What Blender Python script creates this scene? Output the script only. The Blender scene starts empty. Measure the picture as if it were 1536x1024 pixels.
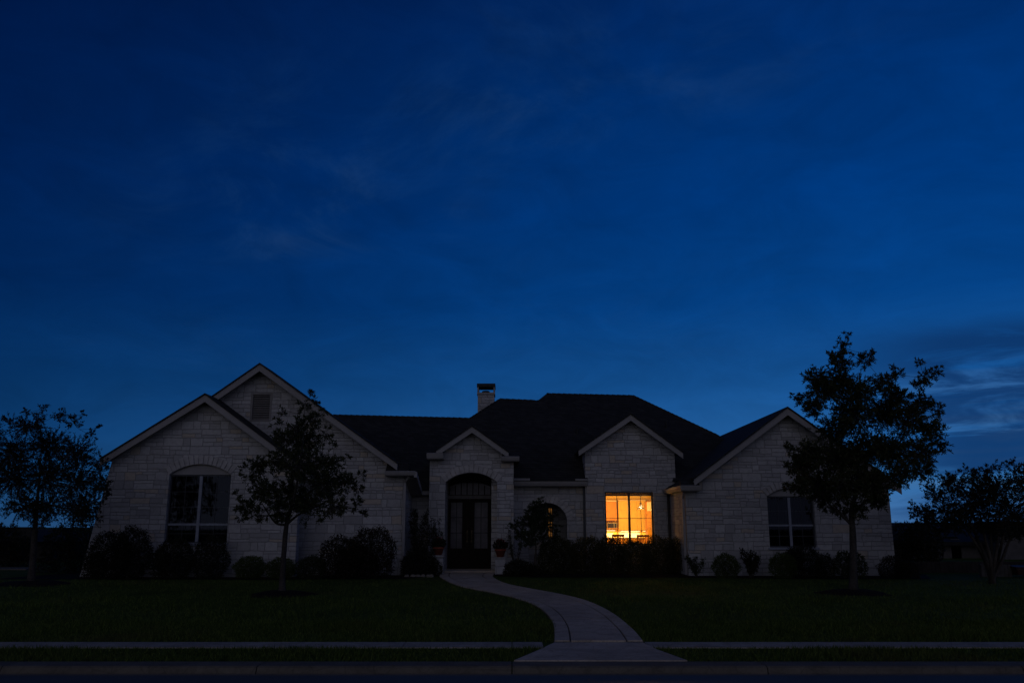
import bpy, bmesh, math, random
import numpy as np
from mathutils import Vector, Matrix
from mathutils.geometry import tessellate_polygon
random.seed(7); rng = np.random.default_rng(7)
sc = bpy.context.scene
col = sc.collection
R = math.radians

# ------------------------------------------------------------------ camera
F = 1265.0; CX, CY = 768.0, 512.0; TH = R(12.4); CAMZ = 1.6
cam = bpy.data.objects.new('camera', bpy.data.cameras.new('camera'))
cam.data.sensor_width = 36; cam.data.lens = F/1536*36
cam.data.clip_end = 8000; cam.data.clip_start = 0.1
cam.location = (0, 0, CAMZ); cam.rotation_euler = (R(90)+TH, 0, 0)
col.objects.link(cam); sc.camera = cam
CT, ST = math.cos(TH), math.sin(TH)

def ray(px, py):
    dx = (px-CX)/F; dy = (CY-py)/F
    return dx, CT-dy*ST, ST+dy*CT
def P(px, py, Y):                      # where a photo point lies on the upright plane at distance Y
    a, b, c = ray(px, py); t = Y/b
    return Vector((a*t, Y, CAMZ+c*t))
def Xz(px, py, Y):
    p = P(px, py, Y); return (p.x, p.z)
def PS(px, py, Y0, z0, s):             # on a roof slope z = z0 + s (Y-Y0)
    a, b, c = ray(px, py); t = (z0-s*Y0-CAMZ)/(c-s*b)
    return Vector((a*t, b*t, CAMZ+c*t))
def gz(Y):                             # lie of the land
    if Y < 12.6: return 0.0
    return min(0.2, 0.2*(Y-12.6)/11.4)
def G(px, py, dz=0.0):                 # where a photo point lies on the ground
    a, b, c = ray(px, py); z = 0.1
    for _ in range(30):
        t = (z-CAMZ)/c; z = gz(b*t)+dz
    return Vector((a*t, b*t, z))

# ------------------------------------------------------------------ node helpers
def new_mat(name):
    m = bpy.data.materials.new(name); m.use_nodes = True
    nt = m.node_tree; nt.nodes.clear()
    out = nt.nodes.new('ShaderNodeOutputMaterial')
    return m, nt, out
class NT:
    def __init__(s, nt): s.nt = nt
    def n(s, t, **kw):
        x = s.nt.nodes.new(t)
        for k, v in kw.items(): setattr(x, k, v)
        return x
    def put(s, sock, v):
        if isinstance(v, bpy.types.NodeSocket): s.nt.links.new(v, sock)
        elif v is not None: sock.default_value = v
    def m(s, op, a, b=None, c=None, clamp=False):
        x = s.n('ShaderNodeMath', operation=op, use_clamp=clamp)
        for i, v in enumerate((a, b, c)): s.put(x.inputs[i], v)
        return x.outputs[0]
    def sep(s, v):
        x = s.n('ShaderNodeSeparateXYZ'); s.put(x.inputs[0], v); return x.outputs
    def comb(s, a, b, c):
        x = s.n('ShaderNodeCombineXYZ')
        for i, v in enumerate((a, b, c)): s.put(x.inputs[i], v)
        return x.outputs[0]
    def noise(s, vec, scale, detail=2, rough=.5, dist=0):
        x = s.n('ShaderNodeTexNoise'); s.put(x.inputs['Vector'], vec)
        x.inputs['Scale'].default_value = scale; x.inputs['Detail'].default_value = detail
        x.inputs['Roughness'].default_value = rough; x.inputs['Distortion'].default_value = dist
        return x.outputs['Fac']
    def white(s, vec):
        x = s.n('ShaderNodeTexWhiteNoise', noise_dimensions='3D'); s.put(x.inputs['Vector'], vec); return x.outputs
    def mix(s, f, a, b, mode='MIX'):
        x = s.n('ShaderNodeMix', data_type='RGBA', blend_type=mode)
        s.put(x.inputs[0], f); s.put(x.inputs[6], a); s.put(x.inputs[7], b); return x.outputs[2]
    def mixf(s, f, a, b):
        x = s.n('ShaderNodeMix', data_type='FLOAT'); s.put(x.inputs[0], f); s.put(x.inputs[2], a); s.put(x.inputs[3], b); return x.outputs[0]
    def ramp(s, f, stops, interp='LINEAR'):
        x = s.n('ShaderNodeValToRGB'); x.color_ramp.interpolation = interp
        e = x.color_ramp.elements
        while len(e) < len(stops): e.new(.5)
        for i, (p, c) in enumerate(stops):
            e[i].position = p; e[i].color = (*c, 1) if len(c) == 3 else c
        s.put(x.inputs[0], f); return x.outputs[0]
    def rng(s, v, a, b, c=0., d=1., smooth=True):
        x = s.n('ShaderNodeMapRange'); x.interpolation_type = 'SMOOTHSTEP' if smooth else 'LINEAR'
        s.put(x.inputs[0], v)
        for i, q in enumerate((a, b, c, d)): s.put(x.inputs[i+1], q)
        return x.outputs[0]
    def bump(s, h, strength=.5, dist=.02):
        x = s.n('ShaderNodeBump'); x.inputs['Strength'].default_value = strength
        x.inputs['Distance'].default_value = dist; s.put(x.inputs['Height'], h); return x.outputs[0]
    def bsdf(s, out, color, rough=.8, normal=None, spec=.3, **kw):
        x = s.n('ShaderNodeBsdfPrincipled')
        s.put(x.inputs['Base Color'], color if not isinstance(color, tuple) else (*color[:3], 1))
        s.put(x.inputs['Roughness'], rough); x.inputs['Specular IOR Level'].default_value = spec
        if normal is not None: s.put(x.inputs['Normal'], normal)
        for k, v in kw.items(): s.put(x.inputs[k], v)
        s.nt.links.new(x.outputs[0], out.inputs[0]); return x
C4 = lambda c: (*c, 1)
def s2l(r, g, b):
    f = lambda v: (v/255/12.92) if v <= 10 else ((v/255+.055)/1.055)**2.4
    return (f(r), f(g), f(b))

# ------------------------------------------------------------------ materials
MAT = {}
def plain(name, c, rough=.7, spec=.3, var=.25, scale=6., metallic=0., bump=.0):
    m, nt, out = new_mat(name); N = NT(nt)
    pos = N.n('ShaderNodeNewGeometry').outputs['Position']
    n = N.noise(pos, scale, 5, .65)
    n2 = N.noise(pos, scale*.15, 2)
    f = N.m('ADD', N.m('MULTIPLY', n, .7), N.m('MULTIPLY', n2, .3))
    cc = N.mix(N.rng(f, .3, .7), C4(tuple(v*(1-var) for v in c)), C4(tuple(min(1, v*(1+var)) for v in c)))
    nrm = N.bump(n, bump, .01) if bump else None
    N.bsdf(out, cc, rough, nrm, spec, Metallic=metallic)
    MAT[name] = m; return m

def ashlar(name, base=(.38, .375, .385), W=.58, H=.25, joint=.0080, dark=.235):
    m, nt, out = new_mat(name); N = NT(nt)
    pos = N.n('ShaderNodeNewGeometry').outputs['Position']
    x, y, z = N.sep(pos)
    wob = N.noise(pos, 5., 2); wob2 = N.noise(N.comb(z, x, y), 5.3, 2)
    u = N.m('ADD', N.m('ADD', x, N.m('MULTIPLY', y, 1.03)), N.m('MULTIPLY', N.m('SUBTRACT', wob, .5), .05))
    v = N.m('ADD', N.m('ADD', z, 40.07), N.m('MULTIPLY', N.m('SUBTRACT', wob2, .5), .045))
    u = N.m('ADD', u, 100.)
    vr = N.m('DIVIDE', v, H); r = N.m('FLOOR', vr); b = N.m('MULTIPLY', N.m('FRACT', vr), H)
    off = N.white(N.comb(r, 3.3, 1.7))[0]
    cu = N.m('ADD', N.m('DIVIDE', u, W), N.m('MULTIPLY', off, 5.)); c = N.m('FLOOR', cu)
    a = N.m('MULTIPLY', N.m('FRACT', cu), W)
    r1 = N.white(N.comb(c, r, 0.5))
    rs = N.sep(r1[1])
    # horizontal split of the cell: none for a quarter of them
    t = N.m('MULTIPLY', N.m('ADD', .33, N.m('MULTIPLY', N.m('ROUND', N.m('MULTIPLY', rs[0], 2.)), .17)), H)
    t = N.m('MULTIPLY', t, N.m('GREATER_THAN', rs[1], .22))
    up = N.m('GREATER_THAN', b, t)
    y0 = N.m('MULTIPLY', up, t); y1 = N.mixf(up, t, H)
    r2 = N.sep(N.white(N.comb(c, r, N.m('ADD', up, 7.5)))[1])
    sx = N.m('MULTIPLY', N.m('ADD', .28, N.m('MULTIPLY', r2[0], .44)), W)
    sx = N.m('MULTIPLY', sx, N.m('GREATER_THAN', r2[1], .30))
    rt = N.m('GREATER_THAN', a, sx)
    x0 = N.m('MULTIPLY', rt, sx); x1 = N.mixf(rt, sx, W)
    d = N.m('MINIMUM', N.m('MINIMUM', N.m('SUBTRACT', a, x0), N.m('SUBTRACT', x1, a)),
            N.m('MINIMUM', N.m('SUBTRACT', b, y0), N.m('SUBTRACT', y1, b)))
    stone = N.rng(d, joint*.5, joint*1.35)
    ident = N.comb(N.m('ADD', c, N.m('MULTIPLY', rt, .37)), r, N.m('ADD', up, .21))
    w = N.white(ident); ws = N.sep(w[1])
    k = lambda f, tint=(1, 1, 1): C4(tuple(q*f*g for q, g in zip(base, tint)))
    cc = N.ramp(w[0], [(0, k(.78)[:3]), (.3, k(.95)[:3]), (.75, k(1.07)[:3]), (1, k(1.18)[:3])])
    tan = N.m('GREATER_THAN', ws[0], .93)
    cc = N.mix(N.m('MULTIPLY', tan, .6), cc, k(.95, (1.12, .9, .62)))
    f1 = N.noise(pos, 9., 6, .7); f2 = N.noise(pos, 38., 3, .6); big = N.noise(pos, .5, 3)
    cc = N.mix(N.m('MULTIPLY', N.rng(f1, .42, .72), .42), cc, k(.52))
    cc = N.mix(N.m('MULTIPLY', N.rng(big, .5, .75), .25), cc, k(.62))
    jc = N.mix(stone, C4((dark, dark*.98, dark*1.0)), cc)
    h = N.m('ADD', N.m('MULTIPLY', stone, N.m('ADD', .75, N.m('MULTIPLY', ws[1], .5))), N.m('ADD', N.m('MULTIPLY', f1, .7), N.m('MULTIPLY', f2, .25)))
    N.bsdf(out, jc, .92, N.bump(h, .8, .025), .15)
    MAT[name] = m; return m
ashlar('limestone')
plain_later = [('dressed_stone', (.37, .355, .355), .9, .15, .22, 4., 0, .4)]

def shingles():
    m, nt, out = new_mat('shingles'); N = NT(nt)
    pos = N.n('ShaderNodeNewGeometry').outputs['Position']; x, y, z = N.sep(pos)
    v = N.m('DIVIDE', N.m('ADD', z, 20.), .085); r = N.m('FLOOR', v)
    o = N.white(N.comb(r, 1.1, 2.2))[0]
    u = N.m('ADD', N.m('DIVIDE', N.m('ADD', N.m('ADD', x, y), 100.), .22), N.m('MULTIPLY', o, 9.))
    w = N.white(N.comb(N.m('FLOOR', u), r, .3))[0]
    edge = N.m('MINIMUM', N.rng(N.m('FRACT', v), .0, .16), N.rng(N.m('FRACT', u), .0, .05))
    big = N.noise(pos, .8, 4)
    cc = N.ramp(N.m('ADD', N.m('MULTIPLY', w, .7), N.m('MULTIPLY', big, .3)), [(0, (.015, .015, .015)), (.6, (.027, .026, .026)), (1, (.042, .040, .038))])
    cc = N.mix(edge, C4((.006, .006, .006)), cc)
    g = N.noise(pos, 60., 3)
    N.bsdf(out, cc, .88, N.bump(N.m('ADD', edge, N.m('MULTIPLY', g, .4)), .6, .012), .25)
    MAT['shingles'] = m
shingles()
for a_ in plain_later: plain(*a_)
plain('trim', (.25, .24, .245), .6, .3, .10, 3.)
plain('trim_shadowed_wood', (.30, .28, .27), .8, .2, .12, 3.)
plain('window_frame', (.22, .24, .30), .5, .35, .08, 8.)
plain('dark_silhouette_frame', (.035, .026, .022), .5, .35, .15, 8.)  # dark colour paints in the bay frame's backlit silhouette
plain('muntin', (.05, .055, .07), .5, .35, .1, 8.)
plain('dark_door', (.012, .008, .006), .7, .12, .4, 14.)
plain('door_bar', (.11, .10, .10), .5, .3, .2, 10.)
plain('brass', (.05, .038, .022), .35, .5, .2, 20., .8)
plain('louver', (.20, .19, .19), .7, .2, .12, 5.)
plain('terracotta', (.20, .05, .03), .85, .2, .25, 12., 0, .3)
plain('mulch', (.014, .010, .008), .95, .1, .6, 30., 0, .8)
plain('bark', (.045, .040, .037), .95, .1, .5, 24., 0, .9)
plain('pale_bark', (.055, .047, .04), .9, .1, .35, 12., 0, .5)
plain('dim_room', (.008, .009, .012), .95, .05, .2, 2.)
plain('lace', (.22, .205, .22), .95, .05, .3, 3.)
plain('unlit_room_sheet', (.010, .012, .018), .95, .05, .3, 2.)  # near-black, stands for the darkness behind the panes
plain('fence_wood', (.03, .026, .025), .9, .1, .4, 5.)
plain('pale_fence', (.07, .066, .062), .9, .1, .3, 5.)
plain('neighbour_dark', (.025, .024, .024), .9, .1, .2, 4.)
plain('neighbour_wall', (.085, .08, .082), .9, .1, .2, 4.)
plain('neighbour_roof', (.015, .015, .017), .9, .2, .35, 5.)
plain('black_metal', (.02, .02, .022), .5, .4, .2, 10.)
plain('soot_metal', (.012, .012, .013), .6, .3, .3, 10.)
plain('edging_stone', (.15, .135, .12), .9, .1, .35, 14., 0, .5)
plain('flower_red', (.32, .02, .015), .7, .2, .3, 30.)
# kitchen
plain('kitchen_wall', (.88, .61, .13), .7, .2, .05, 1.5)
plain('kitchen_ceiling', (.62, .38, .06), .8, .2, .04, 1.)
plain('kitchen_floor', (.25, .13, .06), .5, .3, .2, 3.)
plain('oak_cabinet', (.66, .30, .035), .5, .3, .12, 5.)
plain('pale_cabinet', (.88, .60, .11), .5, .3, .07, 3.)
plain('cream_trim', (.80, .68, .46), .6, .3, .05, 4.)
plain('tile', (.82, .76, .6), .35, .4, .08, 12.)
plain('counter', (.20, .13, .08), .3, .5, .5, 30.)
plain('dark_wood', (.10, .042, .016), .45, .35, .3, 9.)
plain('chair_wood', (.28, .12, .04), .45, .35, .3, 9.)
plain('steel', (.30, .26, .2), .35, .5, .1, 8., .6)
plain('black_glass', (.02, .018, .016), .2, .5, .2, 8.)

def emit(name, c, st):
    m, nt, out = new_mat(name); N = NT(nt)
    e = N.n('ShaderNodeEmission'); e.inputs[0].default_value = C4(c); e.inputs[1].default_value = st
    nt.links.new(e.outputs[0], out.inputs[0]); MAT[name] = m
emit('bulb', (1., .78, .42), 1.6)
emit('strip_lamp', (1., .74, .36), 5.)
emit('lit_window', (1., .42, .10), .11)

def pane_mat(name, tint=(1, 1, 1), rough=.02, refl=(1, 1, 1)):
    m, nt, out = new_mat(name); N = NT(nt)
    tr = N.n('ShaderNodeBsdfTransparent'); tr.inputs[0].default_value = C4(tint)
    gl = N.n('ShaderNodeBsdfGlossy'); gl.inputs['Roughness'].default_value = rough
    gl.inputs[0].default_value = C4(refl)
    fr = N.n('ShaderNodeFresnel'); fr.inputs[0].default_value = 1.5
    mx = N.n('ShaderNodeMixShader'); N.put(mx.inputs[0], fr.outputs[0])
    nt.links.new(tr.outputs[0], mx.inputs[1]); nt.links.new(gl.outputs[0], mx.inputs[2])
    nt.links.new(mx.outputs[0], out.inputs[0]); MAT[name] = m
pane_mat('glass', (.30, .32, .38), .02, (.30, .36, .52)); pane_mat('door_glass', (.7, .7, .75), .25, (.5, .5, .55)); pane_mat('clear_glass', (.98, .97, .95))

def leaf_mat(name, lo, hi, warm=None):
    m, nt, out = new_mat(name); N = NT(nt)
    g = N.n('ShaderNodeNewGeometry')
    cc = N.ramp(g.outputs['Random Per Island'], [(0, lo), (.8, hi), (1, warm or hi)])
    n = N.noise(g.outputs['Position'], 3., 2)
    cc = N.mix(N.rng(n, .35, .65), N.mix(.5, cc, C4(lo)), cc)
    b = N.n('ShaderNodeBsdfPrincipled'); N.put(b.inputs['Base Color'], cc)
    b.inputs['Roughness'].default_value = .55; b.inputs['Specular IOR Level'].default_value = .25
    t = N.n('ShaderNodeBsdfTranslucent'); N.put(t.inputs[0], cc)
    mx = N.n('ShaderNodeMixShader'); mx.inputs[0].default_value = .25
    nt.links.new(b.outputs[0], mx.inputs[1]); nt.links.new(t.outputs[0], mx.inputs[2])
    nt.links.new(mx.outputs[0], out.inputs[0]); MAT[name] = m
leaf_mat('oak_leaf', (.022, .030, .011), (.058, .070, .026), (.09, .08, .036))
leaf_mat('dark_leaf', (.010, .012, .007), (.028, .030, .015), (.05, .032, .016))
leaf_mat('hedge_leaf', (.022, .024, .010), (.065, .068, .028), (.10, .085, .04))
leaf_mat('bright_leaf', (.030, .048, .010), (.075, .105, .022))
leaf_mat('red_leaf', (.014, .012, .008), (.035, .028, .016), (.07, .03, .018))
leaf_mat('soft_leaf', (.02, .03, .014), (.05, .062, .03))
leaf_mat('pale_leaf', (.03, .036, .024), (.09, .095, .07), (.2, .19, .17))

def grass_mat(name, blades):
    m, nt, out = new_mat(name); N = NT(nt)
    g = N.n('ShaderNodeNewGeometry'); pos = g.outputs['Position']; x, y, z = N.sep(pos)
    n1 = N.noise(pos, .45, 4, .6); n2 = N.noise(pos, 14., 4, .7); n3 = N.noise(N.comb(x, N.m('MULTIPLY', y, .3), z), 3., 3)
    f = N.m('ADD', N.m('MULTIPLY', n1, .4), N.m('ADD', N.m('MULTIPLY', n2, .35), N.m('MULTIPLY', n3, .25)))
    if blades: f = N.m('ADD', N.m('MULTIPLY', f, .5), N.m('MULTIPLY', g.outputs['Random Per Island'], .5))
    cc = N.ramp(f, [(.28, (.016, .034, .006)), (.5, (.050, .086, .015)), (.75, (.125, .150, .036))])
    worn = N.m('MULTIPLY', N.rng(N.noise(pos, .28, 5, .65), .52, .72), .55)
    cc = N.mix(worn, cc, C4((.070, .058, .026)))
    N.bsdf(out, cc, .9, None if blades else N.bump(N.m('ADD', n2, N.noise(pos, 60., 2)), 1., .03), .08)
    MAT[name] = m
grass_mat('lawn', False); grass_mat('grass_blade', True)

def concrete(name, c, scale=1.):
    m, nt, out = new_mat(name); N = NT(nt)
    pos = N.n('ShaderNodeNewGeometry').outputs['Position']
    a = N.noise(pos, 2.2*scale, 6, .7, .6); b = N.noise(pos, 30*scale, 4, .7); st = N.noise(pos, .5, 3)
    vo = N.n('ShaderNodeTexVoronoi', feature='DISTANCE_TO_EDGE'); vo.inputs['Scale'].default_value = 2.6*scale
    N.put(vo.inputs['Vector'], pos)
    cr = N.rng(vo.outputs['Distance'], 0., .03)
    f = N.m('ADD', N.m('MULTIPLY', a, .6), N.m('MULTIPLY', b, .4))
    cc = N.ramp(f, [(.30, tuple(v*.45 for v in c)), (.5, c), (.70, tuple(v*1.45 for v in c))])
    cc = N.mix(N.m('MULTIPLY', N.rng(st, .45, .7), .35), cc, C4(tuple(v*.5 for v in c)))
    cc = N.mix(N.mixf(cr, .35, 0.), cc, C4(tuple(v*.4 for v in c)))
    N.bsdf(out, cc, .85, N.bump(N.m('ADD', f, N.m('MULTIPLY', cr, .3)), .5, .012), .25)
    MAT[name] = m
concrete('walk_stone', (.45, .375, .305)); concrete('sidewalk', (.34, .30, .26)); concrete('kerb', (.13, .112, .092))
def asphalt():
    m, nt, out = new_mat('asphalt'); N = NT(nt)
    pos = N.n('ShaderNodeNewGeometry').outputs['Position']; x, y, z = N.sep(pos)
    a = N.noise(pos, 40., 4, .8); b = N.noise(N.comb(N.m('MULTIPLY', x, .15), y, z), 1.5, 4)
    cc = N.ramp(N.m('ADD', N.m('MULTIPLY', a, .5), N.m('MULTIPLY', b, .5)), [(.3, (.05, .046, .042)), (.7, (.095, .088, .08))])
    N.bsdf(out, cc, .6, N.bump(a, .5, .01), .4); MAT['asphalt'] = m
asphalt()

# ------------------------------------------------------------------ mesh helpers
class MB:
    def __init__(s): s.v = []; s.f = []
    def add(s, vs, fs):
        o = len(s.v); s.v += [tuple(p) for p in vs]; s.f += [tuple(i+o for i in f) for f in fs]; return s
    def box(s, x0, x1, y0, y1, z0, z1):
        if x0 > x1: x0, x1 = x1, x0
        if y0 > y1: y0, y1 = y1, y0
        if z0 > z1: z0, z1 = z1, z0
        return s.add([(x, y, z) for z in (z0, z1) for y in (y0, y1) for x in (x0, x1)],
                     [(0, 2, 3, 1), (4, 5, 7, 6), (0, 1, 5, 4), (2, 6, 7, 3), (0, 4, 6, 2), (1, 3, 7, 5)])
    def prism(s, loop, d):              # closed loop of 3-D points swept by vector d
        n = len(loop); d = Vector(d)
        a = [Vector(p) for p in loop]; b = [p+d for p in a]
        fs = [tuple(range(n))[::-1], tuple(range(n, 2*n))]+[(i, (i+1) % n, n+(i+1) % n, n+i) for i in range(n)]
        return s.add(a+b, fs)
    def xz(s, outer, holes, y0, y1):    # wall with openings: loops of (x, z), thickness y0..y1
        loops = [outer]+list(holes)
        tris = tessellate_polygon([[Vector((x, z, 0)) for x, z in l] for l in loops])
        flat = [p for l in loops for p in l]; n = len(flat)
        vs = [(x, y0, z) for x, z in flat]+[(x, y1, z) for x, z in flat]
        fs = [tuple(t) for t in tris]+[tuple(i+n for i in t) for t in tris]
        o = 0
        for l in loops:
            k = len(l)
            fs += [(o+i, o+(i+1) % k, n+o+(i+1) % k, n+o+i) for i in range(k)]; o += k
        return s.add(vs, fs)
    def tube(s, pts, rad, n=8, cap=True):
        pts = [Vector(p) for p in pts]
        if not hasattr(rad, '__len__'): rad = [rad]*len(pts)
        o = len(s.v); prev = None
        for i, p in enumerate(pts):
            d = (pts[min(i+1, len(pts)-1)]-pts[max(i-1, 0)])
            if d.length < 1e-6: d = Vector((0, 0, 1))
            d.normalize()
            if prev is None:
                prev = d.orthogonal().normalized()
            prev = (prev-d*prev.dot(d)); prev = prev.normalized() if prev.length > 1e-5 else d.orthogonal().normalized()
            e = d.cross(prev)
            for k in range(n):
                a = 2*math.pi*k/n
                s.v.append(tuple(p+(prev*math.cos(a)+e*math.sin(a))*rad[i]))
        for i in range(len(pts)-1):
            for k in range(n):
                a = o+i*n+k; b = o+i*n+(k+1) % n
                s.f.append((a, b, b+n, a+n))
        if cap:
            s.f.append(tuple(o+k for k in range(n))[::-1]); s.f.append(tuple(o+(len(pts)-1)*n+k for k in range(n)))
        return s
    def lathe(s, prof, cx, cy, z0, n=20):
        o = len(s.v)
        for r, z in prof:
            for k in range(n):
                a = 2*math.pi*k/n; s.v.append((cx+r*math.cos(a), cy+r*math.sin(a), z0+z))
        for i in range(len(prof)-1):
            for k in range(n):
                a = o+i*n+k; b = o+i*n+(k+1) % n; s.f.append((a, b, b+n, a+n))
        return s
    def build(s, name, mat, parent=None, smooth=False, bevel=0.):
        return obj(name, s.v, s.f, mat, parent, smooth, bevel)

def base_of(o):
    v = Vector((0, 0, 0))
    while o is not None: v += o.location; o = o.parent
    return v
def obj(name, vs, fs, mat, parent=None, smooth=False, bevel=0.):
    off = base_of(parent) if parent else Vector((0, 0, 0))
    me = bpy.data.meshes.new(name)
    arr = np.asarray(vs, dtype=float).reshape(-1, 3)-np.array(off)
    me.from_pydata(arr.tolist(), [], [list(f) for f in fs])
    bm = bmesh.new(); bm.from_mesh(me)
    if len(bm.faces) < 20000: bmesh.ops.recalc_face_normals(bm, faces=bm.faces)
    bm.to_mesh(me); bm.free()
    if smooth: me.polygons.foreach_set('use_smooth', [True]*len(me.polygons))
    me.materials.append(MAT[mat] if isinstance(mat, str) else mat); me.update()
    o = bpy.data.objects.new(name, me); col.objects.link(o)
    if parent: o.parent = parent
    if bevel:
        b = o.modifiers.new('bevel', 'BEVEL'); b.width = bevel; b.segments = 2; b.limit_method = 'ANGLE'
    return o
def raw(name, V, Fq, mat, parent=None):     # fast path for leaf and grass meshes: V (n,3), Fq (m,k)
    off = np.array(base_of(parent)) if parent else 0.
    V = np.asarray(V, dtype=np.float32)-off; m, k = Fq.shape
    me = bpy.data.meshes.new(name)
    me.vertices.add(len(V)); me.vertices.foreach_set('co', V.astype(np.float32).ravel())
    me.loops.add(m*k); me.loops.foreach_set('vertex_index', Fq.astype(np.int32).ravel())
    me.polygons.add(m); me.polygons.foreach_set('loop_start', np.arange(0, m*k, k, dtype=np.int32))
    me.update(calc_edges=True); me.validate()
    me.materials.append(MAT[mat]); o = bpy.data.objects.new(name, me); col.objects.link(o)
    if parent: o.parent = parent
    return o
def thing(name, label, cat, loc, group=None):
    o = bpy.data.objects.new(name, None); o.empty_display_size = .3; col.objects.link(o); o.location = loc
    o['label'] = label; o['category'] = cat
    if group: o['group'] = group
    return o
def tag(o, label, cat, group=None):
    o['label'] = label; o['category'] = cat
    if group: o['group'] = group
    return o
def struct(o, label, kind='structure'):
    o['kind'] = kind; o['label'] = label; return o
def arc(xa, xb, zs, rise, n=16):           # points of a segmental arch from (xb, zs) over to (xa, zs)
    a = (xb-xa)/2; cx = (xa+xb)/2; Rr = (a*a+rise*rise)/(2*rise); cz = zs+rise-Rr
    t0 = math.atan2(zs-cz, a); t1 = math.pi-t0
    return [(cx+Rr*math.cos(t0+(t1-t0)*i/n), cz+Rr*math.sin(t0+(t1-t0)*i/n)) for i in range(n+1)], (cx, cz, Rr, t0, t1)

# ------------------------------------------------------------------ the lie of the land
XS = [-2500, -400, -120, -60, -30, -15, 0, 15, 30, 60, 120, 400, 2500]
prof = [(-600, -.21), (-30, -.21), (10.6, -.21), (10.605, -.02), (10.9, -.02), (12.6, 0.0), (24., .2), (60, .2), (4000, .2)]
v = [(x, y, z) for y, z in prof for x in XS]; nx = len(XS)
f = [(j*nx+i, j*nx+i+1, (j+1)*nx+i+1, (j+1)*nx+i) for j in range(len(prof)-1) for i in range(nx-1)]
struct(obj('ground', v, f, 'lawn'), 'dark night lawn rising gently from the street to the house')
mb = MB().add([(-600, -30, -.06), (600, -30, -.06), (600, 10.36, -.06), (-600, 10.36, -.06)], [(0, 1, 2, 3)])
struct(mb.build('road', 'asphalt'), 'dark asphalt street along the bottom of the picture')
# kerb with gutter pan, jointed
mb = MB()
x = -60.
while x < 60:
    x2 = x+3.0
    mb.prism([(x+.006, 10.30, -.055), (x+.006, 10.47, -.075), (x+.006, 10.5, -.012), (x+.006, 10.53, .006), (x+.006, 10.86, .006), (x+.006, 10.86, -.2), (x+.006, 10.30, -.2)], (x2-x-.012, 0, 0))
    x = x2
struct(mb.build('kerb', 'kerb'), 'low concrete kerb between the street and the grass verge')
mb = MB()
x = -60.
AP_L, AP_R = G(815, 971).x, G(976, 971).x
while x < 60:
    x2 = x+1.5
    a, b = x+.006, x2-.006
    for (u, w) in ((a, min(b, AP_L)), (max(a, AP_R), b)):
        if w-u > .02: mb.box(u, w, 12.07, 12.60, -.06, .012)
    x = x2
struct(mb.build('sidewalk', 'sidewalk'), 'narrow concrete sidewalk crossing the whole lawn')

def smooth_line(pts, n):
    pts = [Vector(p) for p in pts]
    L = [0]
    for a, b in zip(pts, pts[1:]): L.append(L[-1]+(b-a).length)
    def cr(i, t):
        p0, p1, p2, p3 = (pts[max(0, min(len(pts)-1, j))] for j in (i-1, i, i+1, i+2))
        return .5*((2*p1)+(p2-p0)*t+(2*p0-5*p1+4*p2-p3)*t*t+(3*p1-p0-3*p2+p3)*t**3)
    out = []
    for k in range(n+1):
        s = L[-1]*k/n
        i = max(j for j in range(len(pts)-1) if L[j] <= s+1e-9) if s < L[-1] else len(pts)-2
        out.append(cr(i, (s-L[i])/max(1e-9, L[i+1]-L[i])))
    return out
WL = [(663, 857), (660.5, 866), (689, 879.6), (735.7, 889), (776.7, 899), (804, 909.7), (820.5, 922), (830, 938), (832, 950), (832, 963.5)]
WR = [(744, 859), (739, 866), (757, 875.5), (795, 884), (833, 891), (872, 900), (900, 911), (924, 925), (943.5, 941), (954, 951), (964, 963.5)]
L_ = smooth_line([G(*p) for p in WL], 72); R_ = smooth_line([G(*p) for p in WR], 72)
def slab(mb, quad, top=.03, bot=-.08):
    loop = [Vector((q.x, q.y, gz(q.y)+top)) for q in quad]
    low = [Vector((q.x, q.y, gz(q.y)+bot)) for q in quad]
    n = len(loop)
    mb.add(loop+low, [tuple(range(n)), tuple(range(n, 2*n))[::-1]]+[(i, (i+1) % n, n+(i+1) % n, n+i) for i in range(n)])
walk = MB(); bed = MB()
lanes = [(0., .17), (.19, .81), (.83, 1.)]
JE = 12
for a, b in lanes:
    for k in range(72):
        g0 = .12 if (k % JE == 0 and k) else 0.
        f0, f1 = (k+g0*.9)/72, (k+1)/72
        def at(t, u):
            k0 = min(71, int(t*72)); w = t*72-k0
            l = L_[k0].lerp(L_[k0+1], w); r = R_[k0].lerp(R_[k0+1], w); return l.lerp(r, u)
        slab(walk, [at(f0, a), at(f0, b), at(f1, b), at(f1, a)], .035)
        slab(bed, [at(k/72, a-.01), at(k/72, b+.01), at(f1, b+.01), at(f1, a-.01)], .018)
bm_walk = walk.build('walkway', 'walk_stone'); struct(bm_walk, 'pale stone walkway curving from the front door down to the street')
o = bed.build('walkway_joint', 'kerb'); o.parent = bm_walk
mb = MB()
slab(mb, [G(832, 964.3), G(964, 964.3), G(983, 974), G(1031, 991.5), G(771, 991.5), G(812, 974), G(822, 969)], .016)
struct(mb.build('apron', 'walk_stone'), 'flared pale apron where the walkway meets the kerb')

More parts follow.
